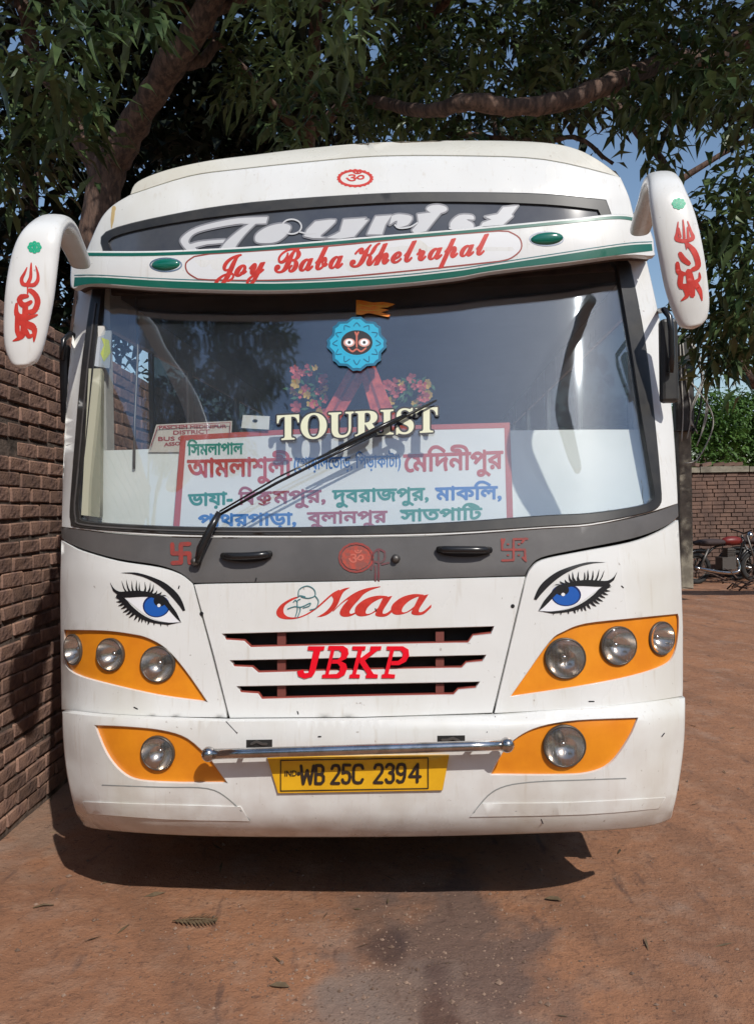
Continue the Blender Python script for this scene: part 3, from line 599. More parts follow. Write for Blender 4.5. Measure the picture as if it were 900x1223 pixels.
patch('lettering', ML, front, 'redp', gp, .001, .001, grid=0)
strokes('mother_and_child_drawing', [mpoly(spl(q, 4)) for q in ([(155, 95), (160, 60), (200, 42), (235, 60), (240, 92), (205, 105), (170, 98)], [(240, 92), (258, 120), (245, 155), (215, 165)], [(150, 100), (165, 92), (190, 98)],
    [(100, 160), (135, 148), (170, 150), (215, 130), (210, 145), (180, 155)], [(140, 200), (150, 165), (150, 120), (165, 110)], [(150, 205), (165, 165), (160, 150)], [(130, 125), (140, 115), (150, 125)])], .55, front, 'tealline', gp, .003)
J = lambda P: [(320 + x / 4.286, 690 + y / 4.286) for x, y in P]
jb = [[(205, 352), (290, 352), (286, 372), (268, 374), (240, 485), (225, 508), (185, 518), (155, 505), (148, 480), (178, 472), (186, 490), (205, 488), (212, 470), (232, 374), (202, 372)],
      [(310, 350), (345, 350), (310, 495), (330, 498), (328, 515), (275, 515), (277, 498), (292, 495), (322, 372), (305, 370)],
      [(345, 350), (385, 350), (408, 365), (412, 392), (400, 415), (372, 428), (398, 442), (405, 465), (392, 498), (362, 515), (315, 515), (318, 495), (350, 494), (366, 478), (368, 455), (355, 440), (325, 440), (330, 420), (355, 420), (374, 402), (375, 382), (362, 371), (338, 371)],
      [(432, 352), (500, 352), (497, 370), (482, 372), (468, 425), (450, 495), (470, 497), (468, 515), (415, 515), (418, 497), (430, 495), (460, 372), (430, 370)],
      [(525, 352), (580, 352), (578, 370), (560, 373), (495, 425), (540, 494), (562, 497), (560, 515), (500, 515), (500, 500), (508, 495), (468, 435), (470, 415), (525, 374), (522, 368)],
      [(608, 352), (650, 352), (615, 494), (650, 497), (648, 515), (580, 515), (582, 497), (595, 494), (625, 372), (606, 370)],
      [(645, 352), (690, 352), (718, 368), (722, 400), (705, 430), (670, 448), (628, 448), (632, 428), (665, 427), (685, 410), (690, 388), (678, 372), (640, 372)]]
patch('lettering', [[J(q)] for q in jb], front, 'redb', gp, .005, .004, grid=0)
# ---- cowl band fittings
def handle(x0, x1, y0, y1, sag=0):
    c_ = patch('grab_recess', ell((x0 + x1) / 2, (y0 + y1) / 2 + 3, (x1 - x0) / 2 - 2, 5.5, 20), front, 'dark', band, .0, .002)
    P = [(x0 + (x1 - x0) * t, y0 + (y1 - y0) * t + sag * 4 * t * (1 - t)) for t in np.linspace(0, 1, 9)]; offs = [.006, .028, .034, .036, .036, .036, .034, .028, .006]
    tube('grab_handle', [cast([p], front, o_)[0] for p, o_ in zip(P, offs)], [.013] + [.0145] * 7 + [.013], 'blackp', band, 10)
handle(266, 323, 664, 661.5, 1.5); handle(523, 585, 656.5, 657, 0)
kb = cast([(472.5, 667)], front, 0)[0]; lathe('lock_knob', kb, (0, -1, 0), [(.016, 0), (.017, .006), (.012, .008), (.012, .02), (.008, .024), (.001, .024)], 'steel', band, 16)
SW = [[(0, .5), (1, .5)], [(.5, 0), (.5, 1)], [(.5, 1), (1, 1.02)], [(1, .5), (1.02, 0)], [(.5, 0), (0, -.02)], [(0, .5), (-.02, 1)]]
sw1 = [[(599.5 + 27 * u + (v > 1) * 3, 669 - 25 * v) for u, v in s_] for s_ in SW]
strokes('auspicious_mark', sw1 + [[(602, 644), (600, 649)], [(627, 643), (623, 648)], [(628, 670), (624, 666)]], 1.35, front, 'redfade', band, .0, .001)
strokes('dots', [[(606 + a, 650 + b), (607 + a, 650 + b)] for a in (0, 13) for b in (0, 13)], 1.2, front, 'redfade', band, .0, .001)
strokes('auspicious_mark', [[(206 + 20 * u, 672 - 22 * v) for u, v in s_] for s_ in SW], 2.6, front, 'redfade', band, .0, .001)
c0 = spl([(425 + 20 * math.cos(q), 666 + 17 * math.sin(q)) for q in np.linspace(0, 2 * math.pi, 17)], 1)
strokes('painted_om_disc', [c0], 1.3, front, 'redfade', band, .0, .001)
om = patch('smeared_disc', [(425 + (17 + RNG.random() * 1.2) * math.cos(q), 666 + (14 + RNG.random()) * math.sin(q)) for q in np.linspace(0, 2 * math.pi, 40)[:-1]], front, mat('red_smear', (.42, .055, .03), .6, noise=1.6, nscale=45, col2=(.24, .06, .045)), band, .0, .001)
lettering('om_sign', 'ॐ', 416, 674, 434, 673, 15, mat('smear_light', (.50, .12, .08), .6), om, front, .0012, bold=.2, ref='ॐ')
strokes('maroon_trident', [spl([(446, 660), (444, 668), (452, 672), (459, 668), (459, 659)], 4), [(452, 658), (452, 694)], spl([(446, 660), (452, 656), (459, 659)], 3), [(446, 672), (443, 680)], [(456, 674), (464, 672)], [(448, 676), (448, 694)]], 1.2, front, 'maroon', band, .0, .001)
# ---- header lettering and red om seal
patch('om_seal', [(424 + (21 + 1.2 * (k % 2)) * math.cos(2 * math.pi * k / 44) * 1.0, 212.5 + (10.3 + .9 * (k % 2)) * math.sin(2 * math.pi * k / 44)) for k in range(44)], front, 'redp', fr, .001, .001, holes=[ell(424, 212.5, 17.5, 7.9, 30)], grid=0)
lettering('om_sign', 'ॐ', 413, 217.5, 435, 216.5, 11.5, 'redp', fr, front, .001, bold=.25, ref='ॐ')
g1 = lambda P: [(210 + x / 4.09, 230 + y / 4.09) for x, y in P]
g2 = lambda P: [(410 + x / 3.913, 230 + y / 3.913) for x, y in P]
TL = [g1(spl([(448, 118), (300, 125), (170, 150), (80, 180), (25, 225), (35, 260), (70, 290), (120, 300)], 4) + spl([(90, 262), (60, 240), (90, 200), (170, 175), (300, 152), (350, 152), (440, 150)], 4)),
      g1(spl([(360, 150), (320, 175), (270, 215), (235, 250), (200, 300)], 3) + [(270, 300)] + spl([(300, 250), (340, 200), (390, 150)], 3)),
      g1(spl([(60, 255), (110, 240), (180, 232), (240, 228)], 3) + [(230, 245), (150, 252), (80, 270)]),
      g1(spl([(520, 150), (450, 165), (395, 200), (388, 235), (420, 246), (490, 240), (540, 205), (560, 165)], 4, True)),
      g1(spl([(680, 140), (780, 132), (740, 180), (705, 212), (740, 222), (740, 222)], 3) + [(670, 222), (625, 212), (640, 180)]),
      g1(spl([(735, 222), (800, 190), (850, 140), (900, 132)], 3) + [(940, 132), (900, 180), (870, 215), (800, 225)]),
      g2([(0, 125), (105, 118), (60, 165), (40, 190), (10, 190), (-20, 195)]),
      g2([(150, 110), (225, 105), (195, 150), (180, 195), (110, 195), (130, 150)]), g2(spl([(225, 108), (260, 100), (320, 112), (300, 150), (250, 160), (250, 130), (215, 150)], 3)),
      g2([(345, 100), (462, 85), (425, 130), (385, 180), (330, 190), (320, 175), (350, 140)]), g2(ell(436, 76, 48, 20, 20)),
      g2(spl([(500, 140), (540, 105), (600, 105), (608, 125), (575, 125), (605, 145), (600, 172), (540, 178), (505, 172)], 3, True)), g2([(660, 112), (720, 100), (745, 68), (815, 60), (785, 100), (790, 110), (745, 150), (640, 158), (650, 140), (690, 125)])]
strokesL = [stroke(q, .4) for q in TL]
th = patch('lettering', [[q] for q in TL], front, 'silver', hg, .0015, .001, grid=0)
patch('lettering_outline', [sum([orient(stroke(q, 1.9)) for q in TL], [])], front, 'headglass' if False else mat('grey_edge', (.22, .22, .24), .4), hg, .0, .001, grid=0)
for q_ in [spl(g1([(520 + 48 * math.cos(q) + 45, 165 + 36 * math.sin(q)) for q in np.linspace(-3, 3.3, 12)]), 2), g1([(600, 190), (640, 200), (680, 195)]), spl(g2([(240, 150), (260, 165), (310, 160), (345, 140)]), 3), spl(g2([(495, 165), (530, 170), (545, 150)]), 3), spl(g2([(610, 165), (650, 155)]), 2)]: strokes('letter_loop', [q_], .9, front, 'silver', hg, .002)

# ---- sun visor board over the windscreen
vt = spl([(86, 312), (89, 304), (97, 300.7), (183, 300.5), (286, 296), (368, 289.6), (450, 282.6), (564, 273), (678, 262), (732, 256.5), (757, 259), (772, 270), (779, 286)], 4)
vb = spl([(779, 286), (780, 300), (778, 305), (746, 304), (678, 313), (587, 324), (541, 332), (450, 341), (327, 347), (203, 344.5), (121, 339), (100, 339), (88, 344), (85, 335), (86, 312)], 4)
visor = patch('visor_board', vt + vb[1:-1], visor_s, 'white', bus, 0, .035, ch=1, grid=12, seglen=8)
vin = [(x, y + (2.5 if y < 300 - (x - 450) * .06 else -2.0)) for x, y in vt + vb[1:-1]]
patch('visor_underside', vin, visor_s, mat('visor_shade_brown', (.12, .08, .06), .8, noise=1, nscale=15), visor, -.036, .10, grid=12, seglen=8)  # shade of the visor's underside put into its dark brown colour
top_in = spl([(97, 301.5), (183, 301.5), (286, 297), (368, 290.6), (450, 283.6), (564, 274), (678, 263), (732, 257.8), (757, 260), (770, 269)], 4)
patch('green_stripe', top_in + [(x - 1, y + 3.6) for x, y in top_in[::-1]], visor_s, 'green', visor, .0015, .001, grid=10, seglen=6)
gb = spl([(93, 334), (121, 336), (203, 339), (327, 340), (450, 335), (541, 327), (587, 315.5), (678, 301), (746, 290), (777, 293)], 4); gt = spl([(777, 301), (746, 300.5), (678, 311), (587, 322.5), (541, 330), (450, 343), (327, 347), (203, 344), (121, 338.5), (93, 340)], 4)
gb = spl([(89, 331), (121, 331), (203, 335.5), (327, 338.5), (450, 333), (541, 324), (587, 317), (678, 303), (746, 293), (778, 291)], 4); gt = spl([(779, 299), (746, 303), (678, 312), (587, 323), (541, 331), (450, 340.2), (327, 346.2), (203, 343.7), (121, 338.3), (88, 342)], 4)
patch('green_stripe', gb + gt, visor_s, 'green', visor, .0015, .001, grid=10, seglen=6)
strokes('stripe_line', [[(x, y - 2.6) for x, y in gb]], .5, visor_s, 'tealline', visor)
caps = spl([(250, 303), (320, 298.5), (400, 293), (500, 283), (595, 275.5)], 4) + spl([(607, 276), (620, 284), (622, 297), (610, 308), (595, 312)], 4) + spl([(590, 312.5), (500, 322), (400, 331), (320, 334.5), (250, 334)], 4) + spl([(236, 333), (224, 325), (222, 314), (232, 306)], 4)
strokes('capsule_outline', [caps + [caps[0]]], .85, visor_s, 'redline', visor)
patch('capsule', [caps], visor_s, mat('capsule_white', (.72, .73, .74), .4), visor, .0004, .0004, grid=20)
for x, y, rx, ry in ((198, 316, 18.5, 7.6), (652.5, 285, 20, 7.8)):
    c_ = cast([(x, y)], visor_s, 0)[0]; g_ = spheregeo((0, 0, 0), 1, 20, 10); ex, ez = rx / F * 3.02, ry / F * 3.02; rot = Matrix.Rotation(R(3.5 if x > 400 else 0), 3, 'Y').inverted()
    mesh_obj('marker_lamp', [Vector(c_) + rot @ Vector((v[0] * ex, v[1] * .014, v[2] * ez)) for v in g_[0]], g_[1], mat('green_lamp', (.0, .13, .085), .15, coat=1) if x < 400 else bpy.data.materials['green_lamp'], visor)
for q in (ell(198, 316, 18.8, 8, 24) + [(216.8, 316)], ell(652.5, 285, 20.2, 8.2, 24) + [(672.7, 285)]): strokes('lamp_rim', [q], .8, visor_s, 'chrome', visor, .001, .002)
lettering('lettering', '𝓙𝓸𝔂', 256, 333, 316, 325.5, 25, 'redp', visor, visor_s, .001, bold=.85, ref='𝓚')
lettering('lettering', '𝓑𝓪𝓫𝓪', 328, 326, 409, 319, 27, 'redp', visor, visor_s, .001, bold=.85, ref='𝓚')
lettering('lettering', '𝓚𝓱𝓮𝓵𝓻𝓪𝓹𝓪𝓵', 418, 318.5, 583, 303, 25, 'redp', visor, visor_s, .001, bold=.85, ref='𝓚')

# ---- windscreen stickers
to = lettering('lettering', '𝐓𝐎𝐔𝐑𝐈𝐒𝐓', 331, 525.5, 522, 515.5, 29, 'cream_l', glass, front, .0, bold=.4, ref='𝐓', edge=2.0)
fc = lambda P: [(330 + x / 3.913, 340 + y / 3.913) for x, y in P]
petal = []
for k in range(48):
    q = 2 * math.pi * k / 48 - math.pi / 2; r = 1 + .16 * abs(math.cos(4 * (q + math.pi / 2))) ** .6 + (.05 if k % 2 else 0); petal.append((375 + 118 * r * math.cos(q) * 1.0, 275 + 108 * r * math.sin(q)))
stk = patch('deity_emblem', [fc(petal)], front, 'dkblue', glass, .0, .001, grid=0)
patch('petal_ring', [fc([(375 + (x - 375) * .9, 275 + (y - 275) * .9) for x, y in petal])], front, 'ltblue', stk, .001, .001, holes=[fc(ell(375, 270, 82, 66, 28))], grid=0)
strokes('petal_lines', [fc(spl([(375 + 92 * math.cos(q - .16), 272 + 80 * math.sin(q - .16)), (375 + 112 * math.cos(q), 275 + 98 * math.sin(q)), (375 + 92 * math.cos(q + .16), 272 + 80 * math.sin(q + .16))], 3)) for q in np.linspace(0, 2 * math.pi, 13)[:-1]], .55, front, 'dkblue', stk, .0022)
patch('ring', [fc(ell(375, 270, 82, 66, 28))], front, 'ltblue', stk, .0014, .001, holes=[fc(ell(375, 270, 74, 58, 28))], grid=0)
patch('emblem_face', [fc(ell(375, 270, 74, 58, 28))], front, 'ink', stk, .0012, .001, grid=0)
for x in (340, 410):
    e_ = patch('emblem_eye', [fc(ell(x, 270, 27, 20, 18))], front, mat('eye_pink', (.6, .3, .25), .5), stk, .0024, .0006, grid=0); patch('emblem_eye', [fc(ell(x, 269, 19, 15, 16))], front, 'eyewhite', stk, .003, .0005, grid=0)
    patch('emblem_pupil', [fc(ell(x, 269, 7, 7, 12))], front, 'ink', stk, .0036, .0005, grid=0)
strokes('emblem_marks', [fc(spl([(335, 296), (355, 312), (375, 300), (395, 312), (418, 296)], 3)), fc([(368, 222), (375, 238), (382, 222)]), fc([(375, 240), (375, 290)])], 1.0, front, mat('emblem_red', (.5, .12, .08), .5), stk, .0026)
fl = patch('flag_sticker', [fc(spl([(372, 70), (410, 74), (450, 82), (500, 80), (555, 90)], 3) + [(520, 105)] + spl([(480, 108), (525, 118), (490, 128), (530, 140), (522, 150)], 2) + spl([(470, 140), (430, 132), (400, 140), (372, 138)], 3))], front, 'flag', glass, .0, .001, grid=0)
strokes('flag_fold', [fc(spl([(385, 92), (430, 100), (470, 96), (520, 104)], 3)), fc(spl([(385, 116), (430, 120), (480, 118)], 3))], .5, front, mat('flag_yellow', (.8, .45, .05), .5), fl, .0012)
# ---- wiper
def W(px, py, o): return tuple(cast([(px, py)], front, o)[0])
wp = tube('wiper', [W(236, 672, .03), W(240, 655, .045), W(252, 630, .05), W(262, 612, .05)], [.013, .017, .015, .012], 'blackp', bus, 10)
lathe('pivot_nut', W(235, 670, .0), (0, -1, 0), [(.016, 0), (.016, .03), (.010, .038), (.001, .04)], 'steel', wp, 12)
tube('wiper_arm', [W(260, 616, .05), W(330, 577, .05), W(392, 546, .045), W(450, 518, .042)], .0055, 'blackp', wp, 6)
tube('wiper_arm', [W(262, 611, .05), W(330, 571, .05), W(400, 537, .045)], .0035, 'blackp', wp, 6)
tube('wiper_blade', [W(378, 548, .026), W(420, 528, .026), W(470, 504, .024), W(521, 478, .022)], [.005, .008, .008, .004], 'black', wp, 6)
tube('blade_carrier', [W(392, 541, .034), W(420, 527, .04), W(450, 512.5, .045), W(485, 495, .036)], [.006, .010, .011, .006], 'blackp', wp, 6)

# ---- mirror horns
def horn(path, tip, lab):
    C = [U(x, y, Y) for x, y, Y, w_ in path]; W_ = [p[3] for p in path]
    D = spl([(c.x, c.y, c.z, w_) for c, w_ in zip(C, W_)], 5); V = []; Fc = []; n = 20; N = len(D)
    for i, q in enumerate(D):
        c = Vector(q[:3]); t = (Vector(D[min(i + 1, N - 1)][:3]) - Vector(D[max(i - 1, 0)][:3])).normalized(); a = Vector((1, .12 * tip, 0)); a = (a - t * a.dot(t)).normalized(); b = t.cross(a); w_ = q[3]; th = .026
        for k in range(n):
            an = 2 * math.pi * k / n; cc, ss = math.cos(an), math.sin(an); V.append(c + a * w_ * math.copysign(abs(cc) ** .85, cc) + b * th * math.copysign(abs(ss) ** .7, ss) * min(1, w_ / .03))
    for i in range(N - 1):
        for k in range(n): k2 = (k + 1) % n; Fc.append((i * n + k, i * n + k2, (i + 1) * n + k2, (i + 1) * n + k))
    Fc += [tuple(range(n))[::-1], tuple((N - 1) * n + k for k in range(n))]
    BIm = Matrix(BI.tolist()); V = [BIm @ v for v in V]
    return mesh_obj('mirror_horn', V, Fc, 'white', bus)
hL = horn([(29.5, 439.5, 2.50, .003), (28.5, 436, 2.497, .028), (28, 430, 2.495, .043), (28.5, 415, 2.49, .058), (31, 390, 2.485, .068), (36, 350, 2.48, .075), (42, 310, 2.485, .072), (50, 282, 2.50, .062), (58, 270, 2.56, .054), (67, 265, 2.66, .050), (76, 272, 2.80, .047), (84, 287, 2.94, .044), (92, 304, 3.08, .042), (96, 314, 3.16, .040)], 1, '')
hR = horn([(827.5, 392.5, 2.40, .003), (827, 389, 2.397, .028), (826, 383, 2.395, .043), (824, 365, 2.39, .056), (818, 335, 2.385, .064), (812, 300, 2.38, .066), (804, 262, 2.385, .064), (797, 235, 2.40, .056), (793, 220, 2.44, .050), (788, 214, 2.54, .046), (782, 222, 2.66, .044), (776, 240, 2.78, .042), (768, 262, 2.90, .040), (764, 274, 2.98, .038)], -1, '')
def bvh(o): return BVHTree.FromPolygons([tuple(v.co) for v in o.data.vertices], [tuple(p.vertices) for p in o.data.polygons])
for o_, fn, mx_, my_ in ((hL, lambda P: [(x / 5.82, 240 + y / 5.82) for x, y in P], 240, 320), (hR, lambda P: [(760 + x / 3.943, 190 + y / 3.943) for x, y in P], 198, 208)):
    B = bvh(o_); r = 52 if o_ is hL else 34; ry = r * .82
    strokes('green_mandala', [fn(ell(mx_ + r * .66 * math.cos(k * math.pi / 4), my_ + ry * .66 * math.sin(k * math.pi / 4), r * .20, ry * .22, 8)) for k in range(8)] + [fn(ell(mx_, my_, r * .18, ry * .18, 8))], 1.1, B, 'mandala', o_, .0015, 0)
    if o_ is hL:
        tri = [([(217, 430), (215, 470), (212, 530), (192, 575)], [.7, 1.4, 1.9, 2.2]), ([(188, 460), (170, 500), (150, 540), (158, 575), (190, 582)], [.5, 1.4, 2, 2.2, 2]), ([(248, 450), (262, 500), (262, 550), (235, 582), (190, 582)], [.5, 1.4, 2, 2.2, 2]), [(192, 580), (192, 640)]]
        gn = [([(210, 620), (245, 650), (262, 700), (240, 760), (205, 770)], [2.5, 3, 3.2, 3, 2.5]), ([(190, 660), (150, 665), (135, 690), (165, 725), (215, 700)], [2, 3, 3, 3, 2]), ([(115, 715), (118, 790), (180, 810), (260, 790)], [1.5, 3, 3.5, .8]), ([(120, 830), (165, 850), (220, 870), (240, 900), (235, 975)], [2.5, 4, 4, 3, .8]),
              ([(175, 720), (175, 800), (165, 880), (150, 940), (90, 972)], [3, 3.5, 3.5, 3, .6]), ([(120, 800), (120, 900), (135, 945)], [2.5, 2.8, 2]), ([(180, 900), (200, 940), (225, 930)], [2.5, 2.5, 1.5])]
    else:
        tri = [([(218, 285), (222, 330), (224, 370)], [.7, 1.3, 1.6]), ([(195, 295), (190, 345), (188, 375), (222, 386)], [.6, 1.4, 2.4, 2]), ([(240, 292), (256, 340), (264, 372), (222, 386)], [.6, 1.4, 2.4, 2]), ([(198, 325), (205, 365)], [1, 1.6]), ([(240, 320), (243, 368)], [1, 1.6]), [(228, 386), (235, 420)]]
        gn = [([(240, 400), (268, 430), (285, 470), (288, 505), (262, 520)], [2, 3.2, 3.2, 3, 2.2]), ([(205, 445), (220, 470), (245, 490)], [2.5, 3.2, 2.5]), ([(192, 490), (198, 530), (225, 540)], [2.2, 3, 2]), ([(210, 540), (210, 600), (290, 570), (295, 535)], [3, 3, 2, .8]),
              ([(245, 530), (255, 580), (262, 640)], [3.5, 4.5, 3]), ([(225, 600), (238, 640), (210, 665)], [3, 2.5, .6]), ([(280, 590), (298, 620), (308, 665)], [3, 2.5, .6])]
    sc_ = 1 if o_ is hL else 1
    strokes('red_trident', [((fn(spl(q[0], 3)), list(1.12 * np.interp(np.linspace(0, len(q[1]) - 1, (len(q[1]) - 1) * 3 + 1), range(len(q[1])), q[1]))) if isinstance(q, tuple) else fn(q)) for q in tri], 1.0, B, 'redp', o_, .0015, 0)
    strokes('red_emblem', [(fn(spl(q[0], 3)), list(1.12 * np.interp(np.linspace(0, len(q[1]) - 1, (len(q[1]) - 1) * 3 + 1), range(len(q[1])), q[1]))) for q in gn], 1.0, B, 'redp', o_, .0015, 0)
# black rear-view mirrors on bent arms
arm = tube('rear_view_mirror', [cast([(783, 372)], front, -.25)[0] + np.array([0, .0, 0]), *[tuple((Matrix(BI.tolist()) @ U(x, y, Y))) for x, y, Y in ((793, 370, 3.0), (799, 378, 2.98), (801, 395, 2.98), (802, 425, 2.99), (800, 445, 3.0))]], .012, 'blackp', bus)
def mbox(x0, y0, x1, y1, Y, nm, par, m='blackp'):
    a = Matrix(BI.tolist()) @ U(x0, y0, Y); b = Matrix(BI.tolist()) @ U(x1, y1, Y); return box(nm, (min(a.x, b.x), a.y, min(a.z, b.z)), (max(a.x, b.x), a.y + .05, max(a.z, b.z)), m, par, bev=.014)
mbox(789, 380, 811, 480, 3.02, 'mirror_housing', arm, 'black')
arm2 = tube('rear_view_mirror', [tuple((Matrix(BI.tolist()) @ U(x, y, Y))) for x, y, Y in ((96, 405, 3.5), (84, 398, 3.45), (76, 406, 3.40), (74, 430, 3.40))], .012, 'blackp', bus)
mbox(69, 410, 82, 505, 3.42, 'mirror_housing', arm2, 'black')

# ---- things behind the windscreen (lifted out on their own, so top-level)
def inside(o, lab, cat, group=None):
    o.parent = None; o.matrix_world = Matrix(BM.tolist()); return tag(o, lab, cat, group)
wb = patch('dashboard_sheet', spl([(117, 538), (210, 535), (420, 522), (606, 514), (766, 513)], 2) + [(774, 560), (786, 625), (640, 640), (400, 645), (100, 640), (112, 600)], P_, 'paper', None, -.012, .006, back=True); inside(wb, 'pale blank sheet lining the lower windscreen behind the destination sign', 'sheet')
sg = patch('destination_sign', [(215.5, 520), (330, 513.5), (480, 508), (608.5, 504.5), (611, 570), (613, 640), (420, 650), (206, 640)], P_, 'sign', None, .004, .008, back=True); inside(sg, 'destination sign with red border and coloured Bengali lettering behind the windscreen', 'sign')
bo = [(215.5, 520), (330, 513.5), (480, 508), (608.5, 504.5), (611, 570), (613, 640), (605.5, 640), (603.5, 570), (602, 511), (480, 514), (330, 519.5), (222, 526), (213.5, 640), (206, 640)]
patch('border', bo, P_, mat('border_red', (.48, .07, .045), .5), sg, .0052, .001)
def bn(body, x0, y0, x1, y1, h, m, bold=.5, extra=None):
    """y0,y1: headline height at both ends; letters hang h pixels below"""
    o = lettering('lettering', body, x0, y0 + h, x1, y1 + h, h, m, sg, P_, .0052, bold=bold, ref='ম')
    return o
bn('িসমলাপাল', 224, 531, 290, 529.5, 12.5, 'bn_green', .55)
bn('আমলাশুলী', 224, 550, 348, 547.5, 20, 'bn_red', .95)
bn('(েগায়ালেতাড়, িপড়াকাটা)', 351, 547.5, 478, 544, 13.5, 'bn_blue', .3)
bn('েমিদনীপুর', 482, 543.5, 600, 539, 20, 'bn_red', .95)
bn('ভায়া-', 225, 591, 277, 588.5, 13.5, 'bn_green', .8)
bn('িব', 285, 588.5, 304, 588, 14, 'bn_maroon', .8); bn('ক', 306, 588, 324, 587.4, 14, 'bn_maroon', .8); bn('মপুর,', 326, 587.2, 388, 585.5, 14, 'bn_maroon', .8)
strokes('letter_joint', [spl([(309, 601), (315, 603), (322, 600)], 3)], .9, P_, 'bn_maroon', sg, .0056)
bn('দুবরাজপুর,', 397, 586, 511, 583, 14, 'bn_green', .75); bn('মাকিল,', 520, 583, 598, 581, 14.5, 'bn_blue', .85)
bn('পাথরপাড়া,', 237, 615.5, 353, 613.5, 13, 'bn_blue', .8); bn('বুলানপুর', 367, 612.5, 462, 610.5, 13, 'bn_maroon', .75); bn('সাতপািট', 478, 609.5, 575, 607, 13, 'bn_green', .8)
nt_ = patch('paper_notice', [(186.5, 507), (277, 502.5), (275, 540), (177, 540)], P_, mat('notice_paper', (.62, .57, .52), .7), None, -.004, .004, back=True); inside(nt_, 'small white printed notice leaning at the upper left corner of the destination sign', 'notice')
for k, (t_, x0, x1, y, h) in enumerate((('PASCHIM MEDINIPUR', 190, 270, 511.5, 4), ('DISTRICT', 207, 250, 518, 4.6), ('BUS OWNERS', 189, 262, 525.5, 4.6), ('ASSO', 196, 215, 532, 4))): lettering('print', t_, x0, y + 1, x1, y - .5, h, 'bn_maroon', nt_, P_, -.003, bold=.25)
strokes('print_frame', [[(188.5, 509), (275, 504.5), (274, 522)], [(188.5, 509), (180, 533)]], .4, P_, 'bn_maroon', nt_, .0135)
cd = patch('paper_card', [(290, 495.5), (322, 497), (321, 513), (288, 511)], P_, mat('card_white', (.7, .7, .66), .6), None, .022, .003, back=True); inside(cd, 'small white card with a dark dot leaning above the sign, left of the letters', 'card')
patch('dot', ell(304.5, 502.5, 3.2, 2, 12), P_, 'ink', cd, .0235, .001)
pc = patch('plastic_pouch', [(117, 396), (133, 394), (131, 440), (112.5, 437)], P_, mat('pouch_plastic', (.42, .45, .48), .25), None, .045, .008, back=True); inside(pc, 'clear plastic pouch with a yellow slip hanging in the upper left of the windscreen', 'pouch')
patch('yellow_slip', [(121, 403), (130, 406), (132, 421), (124, 432), (120, 422), (124, 412)], P_, 'pouch', pc, .047, .001)
# ribbons and garlands
for i, (P, lab) in enumerate((([(418, 437), (441, 440), (404, 505), (380, 505)], 'left leg of the red striped ribbon drape hanging behind the deity emblem'), ([(428, 440), (448, 437), (474, 500), (447, 505)], 'right leg of the red striped ribbon drape hanging behind the deity emblem'))):
    rb = patch('ribbon', P, P_, 'ribbon', None, -.03, .01, back=True); inside(rb, lab, 'ribbon', 'red ribbons behind the windscreen')
    (a, b, c_, d) = P
    strokes('stripe', [[(a[0] * .55 + b[0] * .45, a[1]), (d[0] * .55 + c_[0] * .45, d[1])]], 1.6, P_, mat('stripe_dark%d' % i, (.25, .04, .04), .7), rb, -.028); bpy.data.materials['stripe_dark%d' % i].name = 'ribbon_stripe'
def garland(cx_, cy_, rx, ry, lab, n=34):
    t = thing('flower_garland', lab, 'garland', group='plastic flowers behind the windscreen'); t.matrix_world = Matrix(BM.tolist())
    st = None
    for k in range(n):
        x = cx_ + random.uniform(-1, 1) * rx; y = cy_ + random.uniform(-1, 1) * ry; p = cast([(x, y)], P_, -random.uniform(.02, .09))[0]; r = random.uniform(.009, .017); G = []
        for j in range(6):
            q = j * math.pi / 3 + random.random(); a = Vector((math.cos(q), -.35, math.sin(q))); s = Vector((-math.sin(q), 0, math.cos(q))); c_ = Vector(p)
            G.append(([c_, c_ + a * r + s * r * .55, c_ + a * r * 1.5, c_ + a * r - s * r * .55], [(0, 1, 2, 3)]))
        mesh_obj('flower', *merge(G), 'flower' if random.random() < .75 else 'flowery', t)
    G = []
    for k in range(40):
        x = cx_ + random.uniform(-1.1, 1.1) * rx; y = cy_ + random.uniform(-.8, 1.1) * ry; c_ = Vector(cast([(x, y)], P_, -random.uniform(.04, .10))[0]); q = random.uniform(0, 6.3); a = Vector((math.cos(q), -.2, math.sin(q))) * .035; s = Vector((-math.sin(q), 0, math.cos(q))) * .007
        G.append(([c_, c_ + a * .5 + s, c_ + a, c_ + a * .5 - s], [(0, 1, 2, 3)]))
    mesh_obj('leaves', *merge(G), 'leafgreen', t)['kind'] = 'stuff'
garland(369, 466, 20, 28, 'pink and red plastic flower garland to the left of the red ribbons'); garland(487, 468, 26, 16, 'red and green plastic flower garland to the right of the red ribbons', 28)

